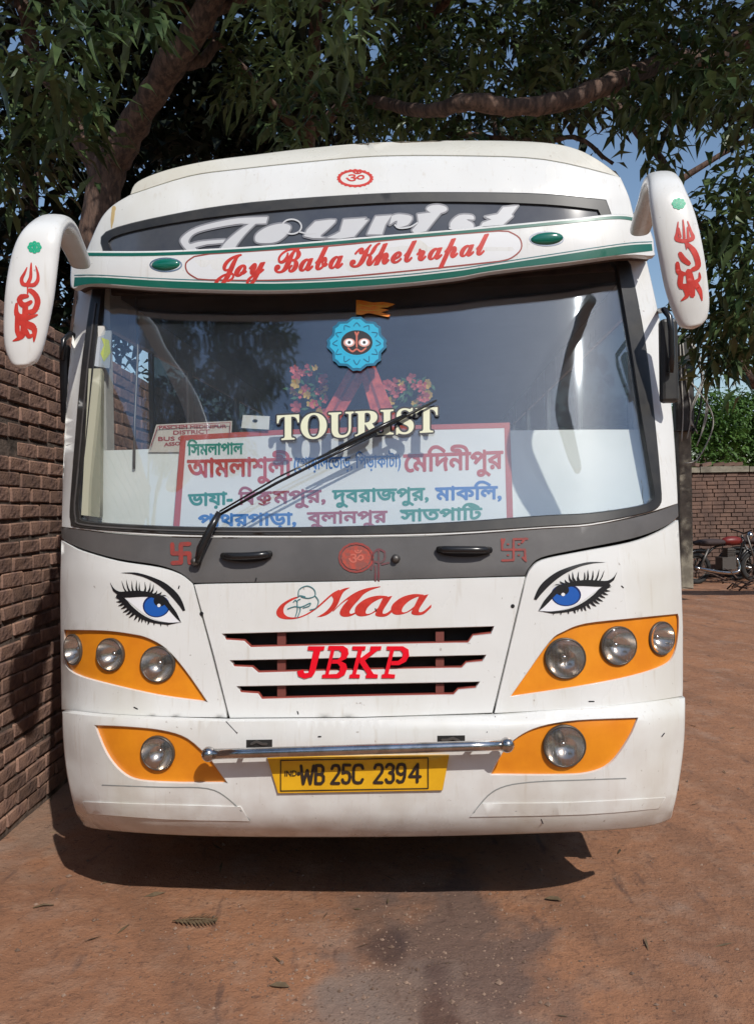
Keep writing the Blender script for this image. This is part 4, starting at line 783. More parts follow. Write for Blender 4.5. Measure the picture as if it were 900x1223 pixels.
# ================================================================== GROUND
def ground_mat():
    m = bpy.data.materials.new('red_earth'); m.use_nodes = True; n = m.node_tree.nodes; l = m.node_tree.links; b = n['Principled BSDF']; b.inputs['Roughness'].default_value = .95
    tc = n.new('ShaderNodeTexCoord')
    def nz(sc, det, p0, p1, mp=None, rough=.6):
        src = tc.outputs['Object']
        if mp: q = n.new('ShaderNodeMapping'); q.inputs['Scale'].default_value = mp; q.inputs['Rotation'].default_value = (0, 0, R(-18)); l.new(src, q.inputs[0]); src = q.outputs[0]
        t = n.new('ShaderNodeTexNoise'); t.inputs['Scale'].default_value = sc; t.inputs['Detail'].default_value = det; t.inputs['Roughness'].default_value = rough; l.new(src, t.inputs[0])
        r = n.new('ShaderNodeMapRange'); r.inputs[1].default_value = p0; r.inputs[2].default_value = p1; l.new(t.outputs[0], r.inputs[0]); return r.outputs[0]
    def mix(f, a, c, k=1.0):
        x = n.new('ShaderNodeMixRGB')
        if k != 1: mm = n.new('ShaderNodeMath'); mm.operation = 'MULTIPLY'; mm.inputs[1].default_value = k; l.new(f, mm.inputs[0]); f = mm.outputs[0]
        l.new(f, x.inputs[0]); l.new(a, x.inputs[1]) if not isinstance(a, tuple) else setattr(x.inputs[1], 'default_value', a); x.inputs[2].default_value = c; return x.outputs[0]
    c = mix(nz(1.1, 9, .35, .65), (.385, .18, .092, 1), (.27, .128, .07, 1))
    c = mix(nz(7, 8, .5, .72), c, (.38, .22, .14, 1), .8)
    c = mix(nz(26, 6, .55, .72), c, (.16, .08, .05, 1), .75)
    c = mix(nz(3, 6, .58, .74, (1, .16, 1)), c, (.17, .085, .055, 1), .6)
    # grey oily patch worn into the earth before the bus
    sx = n.new('ShaderNodeSeparateXYZ'); l.new(tc.outputs['Object'], sx.inputs[0])
    def blob(x0, y0, rx, ry):
        v = n.new('ShaderNodeVectorMath'); v.operation = 'SUBTRACT'; l.new(tc.outputs['Object'], v.inputs[0]); v.inputs[1].default_value = (x0, y0, 0)
        v2 = n.new('ShaderNodeVectorMath'); v2.operation = 'MULTIPLY'; l.new(v.outputs[0], v2.inputs[0]); v2.inputs[1].default_value = (1 / rx, 1 / ry, 0)
        ln = n.new('ShaderNodeVectorMath'); ln.operation = 'LENGTH'; l.new(v2.outputs[0], ln.inputs[0])
        t = n.new('ShaderNodeTexNoise'); t.inputs['Scale'].default_value = 4.5; t.inputs['Detail'].default_value = 9; l.new(tc.outputs['Object'], t.inputs[0])
        ad = n.new('ShaderNodeMath'); ad.operation = 'MULTIPLY_ADD'; l.new(t.outputs[0], ad.inputs[0]); ad.inputs[1].default_value = 2.2; l.new(ln.outputs[1], ad.inputs[2])
        r = n.new('ShaderNodeMapRange'); r.inputs[1].default_value = 2.25; r.inputs[2].default_value = 1.7; l.new(ad.outputs[0], r.inputs[0]); return r.outputs[0]
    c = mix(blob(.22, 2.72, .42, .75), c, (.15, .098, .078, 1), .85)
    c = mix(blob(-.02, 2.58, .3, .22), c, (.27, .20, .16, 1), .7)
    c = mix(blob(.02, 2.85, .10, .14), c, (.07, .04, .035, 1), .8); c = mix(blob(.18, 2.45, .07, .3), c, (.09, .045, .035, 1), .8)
    c = mix(blob(-1.9, 4.6, .5, 1.2), c, (.27, .19, .14, 1), .6)
    c = mix(nz(48, 5, .60, .68), c, (.09, .05, .035, 1), .7)
    c = mix(nz(12, 8, .60, .70, (1, .22, 1)), c, (.11, .06, .045, 1), .7)
    c = mix(nz(2.3, 7, .56, .72), c, (.36, .25, .19, 1), .55)
    wv = n.new('ShaderNodeTexWave'); wv.inputs['Scale'].default_value = .42; wv.inputs['Distortion'].default_value = 5; wv.inputs['Detail'].default_value = 4; mw = n.new('ShaderNodeMapping'); mw.inputs['Rotation'].default_value = (0, 0, R(-22)); l.new(tc.outputs['Object'], mw.inputs[0]); l.new(mw.outputs[0], wv.inputs[0])
    wr = n.new('ShaderNodeMapRange'); wr.inputs[1].default_value = .80; wr.inputs[2].default_value = .97; l.new(wv.outputs[1], wr.inputs[0]); c = mix(wr.outputs[0], c, (.16, .08, .047, 1), .28)
    c = mix(nz(90, 3, .715, .75), c, (.42, .34, .28, 1), .8)
    l.new(c, b.inputs['Base Color'])
    t = n.new('ShaderNodeTexNoise'); t.inputs['Scale'].default_value = 14; t.inputs['Detail'].default_value = 10; t.inputs['Roughness'].default_value = .7; l.new(tc.outputs['Object'], t.inputs[0])
    bp = n.new('ShaderNodeBump'); bp.inputs['Strength'].default_value = .9; bp.inputs['Distance'].default_value = .02; l.new(t.outputs[0], bp.inputs['Height'])
    t = n.new('ShaderNodeTexNoise'); t.inputs['Scale'].default_value = 110; t.inputs['Detail'].default_value = 4; l.new(tc.outputs['Object'], t.inputs[0])
    b2 = n.new('ShaderNodeBump'); b2.inputs['Strength'].default_value = .6; b2.inputs['Distance'].default_value = .004; l.new(t.outputs[0], b2.inputs['Height']); l.new(bp.outputs[0], b2.inputs['Normal']); l.new(b2.outputs[0], b.inputs['Normal'])
    return m
xs_ = np.r_[-300, -60, -20, -8, np.arange(-4, 8.01, .12), 14, 30, 80, 300]; ys_ = np.r_[-300, -60, -15, -3, np.arange(1, 10.01, .12), np.arange(10.5, 24, .5), 40, 90, 300]
from mathutils import noise as mn
V = []; nx, ny = len(xs_), len(ys_)
for y in ys_:
    for x in xs_:
        inn = (-4 < x < 8 and 1 < y < 20); z = 0
        if inn: z = .018 * mn.noise(Vector((x * .9, y * .9, 0))) + .008 * mn.noise(Vector((x * 4, y * 4, 3))) + .025 * max(0, -x - 1.35) * max(0, 1 - abs(x + 1.9))
        V.append((x, y, z))
Fc = [(j * nx + i, j * nx + i + 1, (j + 1) * nx + i + 1, (j + 1) * nx + i) for j in range(ny - 1) for i in range(nx - 1)]
gr = mesh_obj('ground', V, Fc, ground_mat(), None); gr['kind'] = 'structure'
def gz(x, y): return .018 * mn.noise(Vector((x * .9, y * .9, 0))) + .008 * mn.noise(Vector((x * 4, y * 4, 3)))
# pebbles and crumbs of earth
G = []
for k in range(5200):
    if k < 1500: x, y = random.gauss(-.05, .42), random.gauss(2.7, .28)
    else: x, y = random.uniform(-2.2, 5.5), random.uniform(2.3, 9) if k < 4200 else random.uniform(2.3, 3.6)
    r = min(.016, random.lognormvariate(-5.7, .5)); z = gz(x, y) + r * .2; c = Vector((x, y, z)); A = [Vector((random.uniform(.7, 1.2) * r * a, random.uniform(.7, 1.2) * r * b, random.uniform(.5, .9) * r * c2)) for a, b, c2 in ((1, 0, 0), (-1, 0, 0), (0, 1, 0), (0, -1, 0), (.1, .1, 1), (0, 0, -1))]
    G.append(([c + a for a in A], [(0, 2, 4), (2, 1, 4), (1, 3, 4), (3, 0, 4), (2, 0, 5), (1, 2, 5), (3, 1, 5), (0, 3, 5)]))
tag(mesh_obj('pebbles', *merge(G), 'pebble', None, smooth=False), 'small pale pebbles scattered over the red earth before the bus', kind='stuff')
# leaf litter
G = []
for k in range(240):
    x, y = random.uniform(-2, 5), random.uniform(2.35, 8); q = random.uniform(0, 6.3); L_ = random.uniform(.02, .05); a = Vector((math.cos(q), math.sin(q), .1)) * L_; s = Vector((-math.sin(q), math.cos(q), random.uniform(0, .6))) * L_ * random.uniform(.08, .25); c = Vector((x, y, gz(x, y) + .006))
    G.append(([c - a, c + s, c + a, c - s * .6], [(0, 1, 2), (0, 2, 3)]))
tag(mesh_obj('leaf_litter', *merge(G), 'dry', None, smooth=False), 'dry leaf scraps and twigs littering the red earth', kind='stuff')
# the dry frond lying in front of the bus
p0 = U(206, 1106, 3.06); p0.z = gz(p0.x, p0.y) + .008; fr_ = thing('dry_frond', 'small dry brown leaf frond lying on the earth in front of the bus', 'leaf', p0)
tube('stem', [(0, 0, .004), (.09, .004, .010), (.18, .0, .006)], .0025, 'dry', fr_, 5)
G = []
for k in range(11):
    for s in (-1, 1):
        x = .015 + k * .015; ln = .05 * math.sin(math.pi * (k + 1.5) / 13) + .012; b = Vector((x, 0, .006)); d = Vector((.6, s * .8, random.uniform(-.02, .12))).normalized() * ln; e = Vector((.004, -s * .003, .001)); G.append(([b - e, b + d * .6 - e * .5, b + d, b + d * .5 + e, b + e], [(0, 1, 2, 3, 4)]))
mesh_obj('leaflets', *merge(G), 'dry', fr_, smooth=False)['kind'] = 'stuff'
for (x, y, Y, lab) in ((52, 1086, 3.2, 'short dark twig lying on the earth at the left of the frond'), (333, 1180, 2.65, 'curled dark leaf scrap lying on the stony patch near the bottom edge'), (660, 1078, 3.2, 'single dark dry leaf lying right of the bus shadow')):
    p = U(x, y, Y); p = Vector(CO) + (p - Vector(CO)) * (1.65 / (1.65 - p.z)); p.z = gz(p.x, p.y) + .008; q = random.uniform(-.4, .4)
    if 'twig' in lab: o = tube('dry_twig', [(-.04, 0, 0), (0, .006, .004), (.04, -.003, 0)], [.003, .004, .002], 'dry', None, 5)
    else: o = mesh_obj('dry_leaf', [(-.035, 0, .0), (-.01, .012, .008), (.02, .010, .010), (.04, 0, 0), (.015, -.012, .006), (-.015, -.010, .004), (0, 0, -.002)], [(6, 0, 1), (6, 1, 2), (6, 2, 3), (6, 3, 4), (6, 4, 5), (6, 5, 0)], 'dry', None)
    o.location = p; o.rotation_euler.z = q; tag(o, lab, 'twig' if 'twig' in lab else 'leaf')

# ================================================================== WALLS
def brick_mesh(L_, D_, H_, seed):
    rn = random.Random(seed); v, f = boxgeo((-D_ / 2, -L_ / 2, -H_ / 2), (D_ / 2, L_ / 2, H_ / 2)); b = bmesh.new(); vs = [b.verts.new(p) for p in v]
    for q in f: b.faces.new([vs[i] for i in q])
    for v_ in b.verts: v_.co += Vector((rn.uniform(-.004, .004), rn.uniform(-.005, .005), rn.uniform(-.004, .004)))
    bmesh.ops.bevel(b, geom=b.edges[:], offset=.0065, segments=1, affect='EDGES'); me = bpy.data.meshes.new('brick'); b.to_mesh(me); b.free(); me.materials.append(M['brick'])
    return me
bw = thing('brick_wall', 'weathered clay brick wall with mud joints running along the left side of the bus', 'wall', (-1.9, 3, 0))
BMs = [brick_mesh(.222, .11, .073, k) for k in range(8)]; rest = []
core = box('mortar_core', (-.25, -1.2, -.05), (-.006, 7.6, 2.70), 'mortar', bw)
WH = .0875
for c_ in range(31):
    z = .03 + WH * (c_ + .5); y = -1.15 + (c_ % 2) * .117 + random.uniform(-.02, .02)
    while y < 7.5:
        wy = y + 3; me = random.choice(BMs); pos = Vector((-.05 + random.uniform(-.005, .004), y, z + random.uniform(-.003, .003) + .010 * math.sin(y * 1.7 + c_))); rt = Euler((random.uniform(-.02, .02), random.uniform(-.012, .012), random.uniform(-.014, .014)))
        if random.random() < .012: y += .237; continue
        if 3.62 < wy < 5.85: o = bpy.data.objects.new('brick', me); o.location = pos; o.rotation_euler = rt; link(o, bw)
        else: rest.append((pos, rt, me))
        y += .237
G = []
for pos, rt, me in rest:
    mx = Matrix.Translation(pos) @ rt.to_matrix().to_4x4(); G.append(([mx @ v.co for v in me.vertices], [tuple(p.vertices) for p in me.polygons]))
mesh_obj('brickwork', *merge(G), 'brick', bw, smooth=False)['kind'] = 'stuff'
# far wall
fwY = 16.6; fw = thing('boundary_wall', 'old low brick boundary wall with a plaster coping beyond the parked motorcycle', 'wall', (9, fwY, 0))
box('wall_core', (-8.5, .02, -.1), (9, .22, 2.28), 'mortar', fw); G = []
for c_ in range(26):
    x = -8.4 + (c_ % 2) * .13
    while x < 8.9:
        dx = random.uniform(.20, .24); G.append(boxgeo((x, random.uniform(-.03, -.005), .02 + c_ * .086), (x + dx, .05, .02 + c_ * .086 + random.uniform(.066, .076)))); x += dx + .018
mesh_obj('brickwork', *merge(G), 'farbrick', fw, smooth=False)['kind'] = 'stuff'
G = []
x = -8.5
while x < 8.8: dx = random.uniform(.5, 1.1); G.append(boxgeo((x, -.07, 2.262), (x + dx - .02, .26, 2.37 + random.uniform(-.02, .03)))); x += dx
cp = mesh_obj('coping', *merge(G), 'concrete', fw, smooth=False); cp['kind'] = 'stuff'
for k in range(5):
    x = U(835 + k * 12, 560, fwY).x + random.uniform(-.05, .05); o = mesh_obj('broken_brick', *boxgeo((-.11, -.06, 0), (.11, .06, .075)), 'farbrick', None, smooth=False); o.location = (x, fwY + .05 + random.uniform(-.04, .08), 2.40); o.rotation_euler = (0, random.uniform(-.25, .25), random.uniform(-.8, .8))
    tag(o, ['broken brick lying on the coping nearest the utility post', 'second broken brick from the utility post on the coping', 'tilted broken brick in the middle of the row on the coping', 'fourth broken brick from the utility post on the coping', 'broken brick farthest right in the row on the coping'][k], 'brick', 'loose bricks on the boundary wall')

# ================================================================== UTILITY POST
pb = U(818.5, 690, 14.6); post = thing('utility_post', 'weathered concrete post carrying a dark meter box and loose pale cables', 'post', (pb.x, 14.6, 0))
box('column', (-.13, -.1, -.1), (.11, .12, 4.6), 'concrete', post, bev=.02)
mb = box('meter_box', (-.25, -.28, 2.95), (.10, -.105, 4.75), 'black', post, bev=.02)
box('door_panel', (-.22, -.29, 3.0), (.07, -.281, 3.9), 'interior', mb)
for k in range(6):
    x = random.uniform(-.2, .12); tube('cable', spl([(x, -.3, 4.6), (x + random.uniform(-.1, .25), -.33, 4.0), (x + random.uniform(-.1, .3), -.3, 3.3), (x + random.uniform(-.2, .1), -.3, 2.6 + random.random() * .5)], 5), .013, 'cable', post, 5)
tube('cable', spl([(.0, -.3, 3.9), (.35, -.32, 3.4), (.42, -.3, 3.0), (.15, -.3, 2.45), (-.1, -.28, 2.35)], 6), .014, 'cable', post, 5)
tube('cable', spl([(.05, -.3, 4.5), (.22, -.32, 4.0), (.20, -.3, 3.4), (.05, -.3, 2.9)], 6), .02, 'blackp', post, 5)

# ================================================================== MOTORCYCLE
mcx = U(868, 690, 14.8).x; mc = thing('motorcycle', 'dusty dark motorcycle with a red fuel tank parked before the far brick wall', 'motorcycle', (mcx + .22, 15.4, 0), R(10))
def wheel(x):
    w_ = tube('wheel', [(x + .27 * math.cos(q), 0, .31 + .27 * math.sin(q)) for q in np.linspace(0, 2 * math.pi, 29)], .045, 'tyre', mc, 8)
    tube('rim', [(x + .215 * math.cos(q), 0, .31 + .215 * math.sin(q)) for q in np.linspace(0, 2 * math.pi, 25)], .013, 'steel', w_, 6)
    G = [tubegeo([(x, 0, .31), (x + .21 * math.cos(q), .0, .31 + .21 * math.sin(q))], .005, 4) for q in np.linspace(0, 2 * math.pi, 17)[:-1]]; G.append(spheregeo((x, 0, .31), .05, 10, 6)); mesh_obj('spokes', *merge(G), 'steel', w_)
wheel(-.62); wheel(.66)
tube('frame', spl([(.42, 0, .90), (.1, 0, .78), (-.25, 0, .70), (-.62, 0, .31)], 4), .022, 'blackp', mc); tube('frame', spl([(.42, 0, .88), (.32, 0, .5), (.1, 0, .25), (-.3, 0, .28)], 4), .022, 'blackp', mc)
for s in (-.08, .08): tube('fork', [(.66, s, .31), (.45, s, .95)], .02, 'steel', mc); tube('shock_absorber', [(-.60, s * 1.4, .34), (-.42, s * 1.4, .70)], .025, 'steel', mc)
tube('handlebar', spl([(.38, -.34, 1.06), (.42, -.15, 1.02), (.44, 0, .98), (.42, .15, 1.02), (.38, .34, 1.06)], 4), .015, 'blackp', mc)
mesh_obj('fuel_tank', *spheregeo((.17, 0, .84), .23, 16, 10, (1, .5, .42)), mat('tank_red', (.16, .015, .012), .45), mc)
mesh_obj('seat', *spheregeo((-.32, 0, .82), .38, 16, 8, (1, .34, .2)), 'seat', mc)
e_ = mesh_obj('engine', *merge([boxgeo((-.12, -.12, .28), (.18, .12, .52)), boxgeo((.02, -.09, .5), (.16, .09, .70))] + [boxgeo((.0, -.11, .52 + .035 * k), (.18, .11, .535 + .035 * k)) for k in range(5)]), 'steel', mc, smooth=False)
tube('exhaust', spl([(.2, -.1, .5), (.22, -.14, .25), (-.1, -.16, .22), (-.75, -.17, .34)], 5), .032, 'chrome', mc)
mesh_obj('headlamp', *spheregeo((.56, 0, .93), .09, 12, 8, (.7, 1, 1)), 'chrome', mc); tube('rear_fender', spl([(-.35, 0, .62), (-.6, 0, .66), (-.85, 0, .55), (-.95, 0, .38)], 4), .045, 'blackp', mc)
tube('front_fender', spl([(.36, 0, .45), (.5, 0, .60), (.66, 0, .64), (.85, 0, .56)], 4), .035, 'blackp', mc)

def copy_tree(o, parent=None):
    c = o.copy(); COL.objects.link(c); c.parent = parent
    for ch in list(o.children): copy_tree(ch, c)
    return c
m2_ = copy_tree(mc); m2_.location = (mcx + 1.3, 15.8, 0); m2_.rotation_euler = (0, 0, R(-14)); m2_['label'] = 'second dusty motorcycle standing close to the brick wall, farther right than the first'
for o_ in (mc, m2_): o_['group'] = 'motorcycles by the boundary wall'
tg = thing('dry_brush_heap', 'low heap of dead branches on the ground at the foot of the utility post', 'branches', (pb.x + .9, 14.0, 0))
for k in range(26):
    q = random.uniform(0, 6.3); a = Vector((random.uniform(-.5, .5), random.uniform(-.3, .3), random.uniform(.02, .25))); d = Vector((math.cos(q), math.sin(q) * .5, random.uniform(-.1, .5))) * random.uniform(.3, .6)
    tube('branch', [a, a + d * .5 + Vector((0, 0, .05)), a + d], [.016, .012, .005], 'bark', tg, 5)
# ================================================================== TREES
def leaves(C, N_, L0, per, m, name, parent, droop=.55, wide=.26, segs=2, spread=.12):
    """whorls of long drooping leaves at the points C; N_ = outward direction of each"""
    n = len(C) * per; C2 = np.repeat(C, per, 0) + RNG.normal(0, spread, (n, 3)) * np.array([1, 1, .8]); L = L0 * RNG.uniform(.65, 1.25, n)
    a = RNG.uniform(0, 2 * math.pi, n); d = np.c_[np.cos(a), np.sin(a), RNG.normal(.15, .45, n)]; d /= np.linalg.norm(d, axis=1, keepdims=True); d += .35 * np.repeat(N_, per, 0); d /= np.linalg.norm(d, axis=1, keepdims=True)
    s = np.cross(d, np.array([0, 0, 1.0])) + RNG.normal(0, .35, (n, 3)); s -= d * (s * d).sum(1, keepdims=True); s /= np.linalg.norm(s, axis=1, keepdims=True) + 1e-9
    dn = np.zeros((n, 3)); dn[:, 2] = -1; wd = L * wide * .5
    p0 = C2; pm = C2 + d * (L * .5)[:, None] + dn * (L * droop * .18)[:, None]; pt = C2 + d * (L * .85)[:, None] + dn * (L * droop * RNG.uniform(.5, 1.2, n))[:, None]
    nrm = np.cross(s, d); fold = nrm * (wd * .35)[:, None]
    V = np.stack([p0, pm + s * wd[:, None] + fold, pt, pm - s * wd[:, None] + fold, pm], 1).reshape(-1, 3)
    k = np.arange(n)[:, None] * 5; T = np.concatenate([k + np.array([[0, 1, 4]]), k + np.array([[1, 2, 4]]), k + np.array([[4, 2, 3]]), k + np.array([[0, 4, 3]])], 1).reshape(-1, 3)
    me = bpy.data.meshes.new(name); me.vertices.add(len(V)); me.vertices.foreach_set('co', V.astype('f').ravel()); me.loops.add(T.size); me.loops.foreach_set('vertex_index', T.astype('i').ravel())
    me.polygons.add(len(T)); me.polygons.foreach_set('loop_start', np.arange(0, T.size, 3).astype('i')); me.polygons.foreach_set('loop_total', np.full(len(T), 3, 'i')); me.update(); me.validate(); me.materials.append(M[m])
    print('LEAVES', name, n); o = bpy.data.objects.new(name, me); link(o, parent); return o
def blob_pts(blobs, dens):
    P = []; N_ = []
    for (c, r) in blobs:
        c = np.array(c); r = np.array(r) if hasattr(r, '__len__') else np.full(3, r); n = max(6, int(dens * .6 * r[0] * (r[1] + .35)))
        q = RNG.normal(0, 1, (n, 3)); q /= np.linalg.norm(q, axis=1, keepdims=True); rad = RNG.uniform(.25, 1, n) ** .5; P.append(c + q * r * rad[:, None]); N_.append(q)
    return np.vstack(P), np.vstack(N_)
def B_(px, py, Y, rp, dy=None): r = rp * Y / F; return (tuple(U(px, py, Y)), (r, dy or max(.5, r * .8), r))
def tree(name, label, base, limbs, blobs, dens, L0, per, m, group=None, **kw):
    t = thing(name, label, 'tree', base, 0, group); off = Vector(base); tr = None
    for k, (pts, r0, r1) in enumerate(limbs):
        P = spl([tuple(Vector(p) - off) for p in pts], 6); P = [Vector(p) + Vector((random.uniform(-1, 1), random.uniform(-1, 1), 0)) * .02 for p in P]; rr = np.linspace(r0, r1, len(P)) * (1 + .08 * RNG.normal(0, 1, len(P)))
        o = tube('trunk' if k == 0 else 'limb', P, list(rr), 'bark', t if k == 0 else tr, 12)
        if k == 0: tr = o
    P, N_ = blob_pts(blobs, dens); c = leaves(P - np.array(base), N_, L0, per, m, 'crown', t, **kw); return t, tr
# big mango tree behind and over the bus, left
lb = [B_(*q) for q in ((50, 30, 5.4, 60), (100, 85, 5.6, 42), (30, 130, 6.2, 60), (160, 0, 6, 38), (335, 25, 6.5, 48), (20, 200, 6.8, 50), (85, 145, 6.4, 34), (400, 15, 6, 45), (345, 140, 7.5, 34), (385, 95, 7.6, 30), (290, 90, 8.8, 40))]
tree('mango_tree', 'large dark mango tree with a thick forked trunk standing behind the left of the bus', (-3.6, 9.2, 0),
     [([(-3.6, 9.2, -.1), (-3.5, 9.1, 2), tuple(U(120, 250, 8.8)), tuple(U(150, 170, 8.6)), tuple(U(190, 100, 8.2)), tuple(U(238, 25, 7.8)), tuple(U(275, -60, 7.4))], .24, .11),
      ([tuple(U(125, 230, 8.8)), tuple(U(90, 150, 8.8)), tuple(U(40, 60, 9)), tuple(U(20, -40, 9))], .12, .07), ([tuple(U(215, 75, 8.1)), tuple(U(245, 70, 8.3)), tuple(U(262, 40, 8.4))], .07, .05),
      ([tuple(U(240, 20, 7.8)), tuple(U(330, -10, 7.8)), tuple(U(460, 10, 8))], .06, .03)], lb, 105, .27, 8, 'leafA', spread=.10, wide=.24)
# second mango tree behind the right of the bus, its long limb crossing over
rb_ = [B_(*q) for q in ((520, 40, 8, 70), (600, 60, 8.5, 70), (690, 40, 8, 75), (780, 60, 7.5, 70), (860, 50, 7, 70), (640, 130, 9, 45), (740, 112, 8.5, 36), (800, 118, 7.5, 36), (885, 120, 6.5, 45), (565, 175, 9, 30), (590, 186, 8.5, 22), (640, 172, 8.5, 18), (880, 250, 7.5, 42), (870, 340, 8, 42), (850, 300, 8.2, 26), (880, 410, 8.3, 30), (855, 425, 8.6, 16), (905, 200, 7.5, 30), (790, 175, 8, 14), (885, 290, 7.5, 42), (866, 370, 8, 30), (893, 350, 7.2, 38), (855, 262, 8.2, 24), (848, 395, 8.4, 22), (870, 430, 8.4, 22), (480, 80, 8.5, 60), (450, 140, 9, 40), (515, 120, 9, 55))]
tree('mango_tree', 'spreading mango tree with a long horizontal limb standing behind the right of the bus', (8.4, 11.5, 0),
     [([(8.4, 11.5, -.1), (8.2, 11.3, 2.2), tuple(U(1010, 430, 10.6)), tuple(U(1010, 250, 10)), tuple(U(980, 110, 9.6)), tuple(U(920, 40, 9.4)), tuple(U(850, 70, 9.2))], .30, .12), ([tuple(U(1000, 520, 10.6)), tuple(U(930, 480, 10.2)), tuple(U(893, 448, 10)), tuple(U(872, 420, 9.8))], .12, .05),
      ([tuple(U(850, 70, 9.2)), tuple(U(800, 72, 8.2)), tuple(U(740, 95, 7.4)), tuple(U(680, 118, 7.1)), tuple(U(620, 128, 7)), tuple(U(560, 122, 7)), tuple(U(510, 132, 7.4)), tuple(U(440, 120, 8.6))], .10, .06),
      ([tuple(U(720, 110, 9.2)), tuple(U(790, 190, 8.6)), tuple(U(830, 260, 8.4)), tuple(U(870, 300, 8.2))], .05, .02), ([tuple(U(540, 160, 9)), tuple(U(640, 168, 8.8)), tuple(U(690, 165, 8.6)), tuple(U(730, 195, 8.4))], .035, .02)], rb_, 115, .27, 8, 'leafA', spread=.12, wide=.24)
# dense backdrop trees
k1 = [B_(*q) for q in ((60, 60, 11, 130), (210, 70, 11.5, 120), (330, 80, 12, 120), (60, 230, 10.5, 110), (180, 200, 11, 90), (280, 160, 12, 70), (60, 340, 10.5, 80), (140, 290, 11, 60), (370, 140, 12, 50), (30, 430, 11, 60))]
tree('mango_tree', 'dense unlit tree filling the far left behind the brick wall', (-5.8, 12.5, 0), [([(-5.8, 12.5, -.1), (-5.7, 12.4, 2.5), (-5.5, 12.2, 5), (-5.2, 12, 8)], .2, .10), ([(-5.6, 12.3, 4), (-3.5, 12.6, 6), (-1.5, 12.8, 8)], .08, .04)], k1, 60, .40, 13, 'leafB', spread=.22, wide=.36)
k2 = [B_(*q) for q in ((440, 60, 13, 120), (560, 50, 13, 120), (680, 40, 13, 110), (800, 40, 12, 110), (900, 40, 12, 110), (460, 140, 14, 50), (560, 115, 14, 50), (660, 95, 13, 45), (760, 95, 13, 45), (900, 130, 12, 50), (915, 270, 12, 34), (912, 350, 12, 42), (905, 405, 12, 24), (700, 70, 12, 60))]
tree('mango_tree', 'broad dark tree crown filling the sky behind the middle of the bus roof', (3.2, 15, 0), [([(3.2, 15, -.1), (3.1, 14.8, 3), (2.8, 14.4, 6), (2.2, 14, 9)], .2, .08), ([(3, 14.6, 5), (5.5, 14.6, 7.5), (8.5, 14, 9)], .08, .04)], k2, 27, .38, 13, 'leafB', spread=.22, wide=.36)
# canopy added above the frame to shade the leaves behind, on a tree between
k3 = [((x, y, z), (1.5, 1.3, .8)) for x, y, z in ((-2.6, 7.4, 7.8), (-.6, 6.8, 7.6), (1, 5.6, 7.6), (3, 6, 7.5), (5, 6.5, 7.4), (-4, 8.5, 8.3), (-1.5, 8.5, 8.6), (1, 8.5, 8.6), (3.5, 8.5, 8.6), (6.2, 8.5, 8.4), (-6.5, 8, 8), (8, 8.5, 8))]
tree('mango_tree', 'tall tree whose crown, added above the frame, shades the trees behind the bus', (-1.2, 12.6, 0), [([(-1.2, 12.6, -.1), (-1.2, 12.4, 3), (-1.0, 11.6, 6), (-.6, 9.5, 8.2)], .16, .08), ([(-.9, 11, 6.9), (2, 9, 8.4), (4.5, 7.5, 8.2)], .07, .04), ([(-.9, 11, 6.9), (-3, 8.6, 8.2), (-4.4, 7, 8)], .07, .04)], k3, 95, .30, 10, 'leafB', spread=.2, wide=.34)
P, N_ = blob_pts([((x, y, z), (2.6, 1.6, 2.2)) for x, y, z in [(-14 + 3.2 * i, 24 + (i % 3), 2.5 + 3.4 * j) for i in range(7) for j in range(3)]], 9)
wo_ = leaves(P, N_, .6, 12, 'leafB', 'distant_wood', None, spread=.4, wide=.5); tag(wo_, 'dark mass of distant trees closing the view behind the bus', kind='stuff')
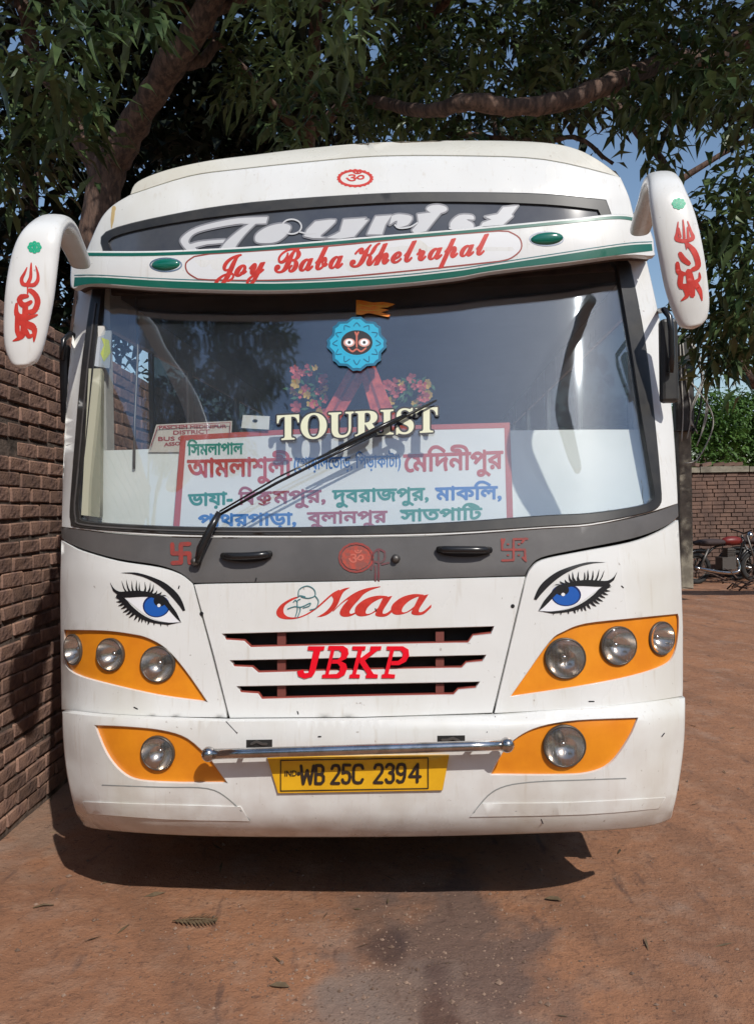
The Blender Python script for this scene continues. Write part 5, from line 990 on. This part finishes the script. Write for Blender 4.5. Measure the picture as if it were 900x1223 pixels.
# sunlit trees beyond the boundary wall
for (px, py, Y, rr, lab, bs) in ((838, 520, 22, 50, 'round bright green tree beyond the boundary wall beside the post', ((815, 505, 30), (845, 500, 34), (835, 545, 40))), (885, 520, 23, 50, 'taller green tree beyond the boundary wall at the right edge', ((885, 505, 32), (905, 490, 30), (880, 545, 40), (925, 520, 40)))):
    bx = U(px, py, Y).x; bl = [B_(x, y, Y, r) for x, y, r in bs]; tree('leafy_tree', lab, (bx, Y, 0), [([(bx, Y, -.1), (bx + .1, Y, 1.5), (bx, Y, 3.2)], .15, .07), ([(bx, Y, 1.8), (bx + .8, Y, 3.2)], .08, .03)], bl, 260, .22, 12, 'leafC', spread=.2, wide=.4, group='trees beyond the boundary wall')
bx = U(760, 500, 24).x; tree('leafy_tree', 'green tree beyond the boundary wall mostly hidden behind the bus', (bx, 24, 0), [([(bx, 24, -.1), (bx, 24, 3)], .15, .07)], [B_(770, 520, 24, 50), B_(720, 520, 24, 50)], 150, .24, 12, 'leafC', spread=.2, wide=.4, group='trees beyond the boundary wall')
# unseen tree belt added behind the viewpoint to cut low sky light under the bus
P, N_ = blob_pts([((17 * math.sin(a), -17 * math.cos(a) + 4, z), (2.8, 2.2, 2.4)) for a in np.linspace(-1.9, 1.9, 24) for z in (1.8, 5.2)], 8)
bl_ = leaves(P, N_, .6, 12, 'leafB', 'sky_block_trees', None, spread=.4, wide=.55); tag(bl_, 'unseen belt of dark trees added behind the viewpoint to block low sky light', kind='stuff')
# tree behind the photographer, seen only as a reflection in the windscreen
k4 = [((x, y, z), (r, r, r)) for x, y, z, r in ((-3.9, -2.2, 8.3, .8), (-3.0, -2, 7.5, .5), (-2.85, -2.3, 8.3, .5), (-4.4, -2, 7, .8), (-3.5, -2.2, 6.8, .5), (-3.05, -2, 6.4, .3), (-5.3, -2.5, 8.2, 1.2), (-6.5, -2.6, 9.4, 1.3), (-2.6, -2.2, 8.9, .4))]
tree('mango_tree', 'mango tree standing behind the viewpoint and mirrored in the left of the windscreen', (-5.6, -3.4, 0), [([(-5.6, -3.4, -.1), (-5.5, -3.4, 3), (-5.1, -3.1, 5.5), (-4.6, -2.6, 7.6)], .22, .07), ([(-5.3, -3.2, 5), (-6, -2.8, 7), (-6.4, -2.6, 9)], .10, .04), ([(-4.8, -2.8, 6.9), (-4, -2.3, 7.4), (-3.2, -2.1, 7.8)], .05, .02)], k4, 260, .19, 9, 'leafA', spread=.10)
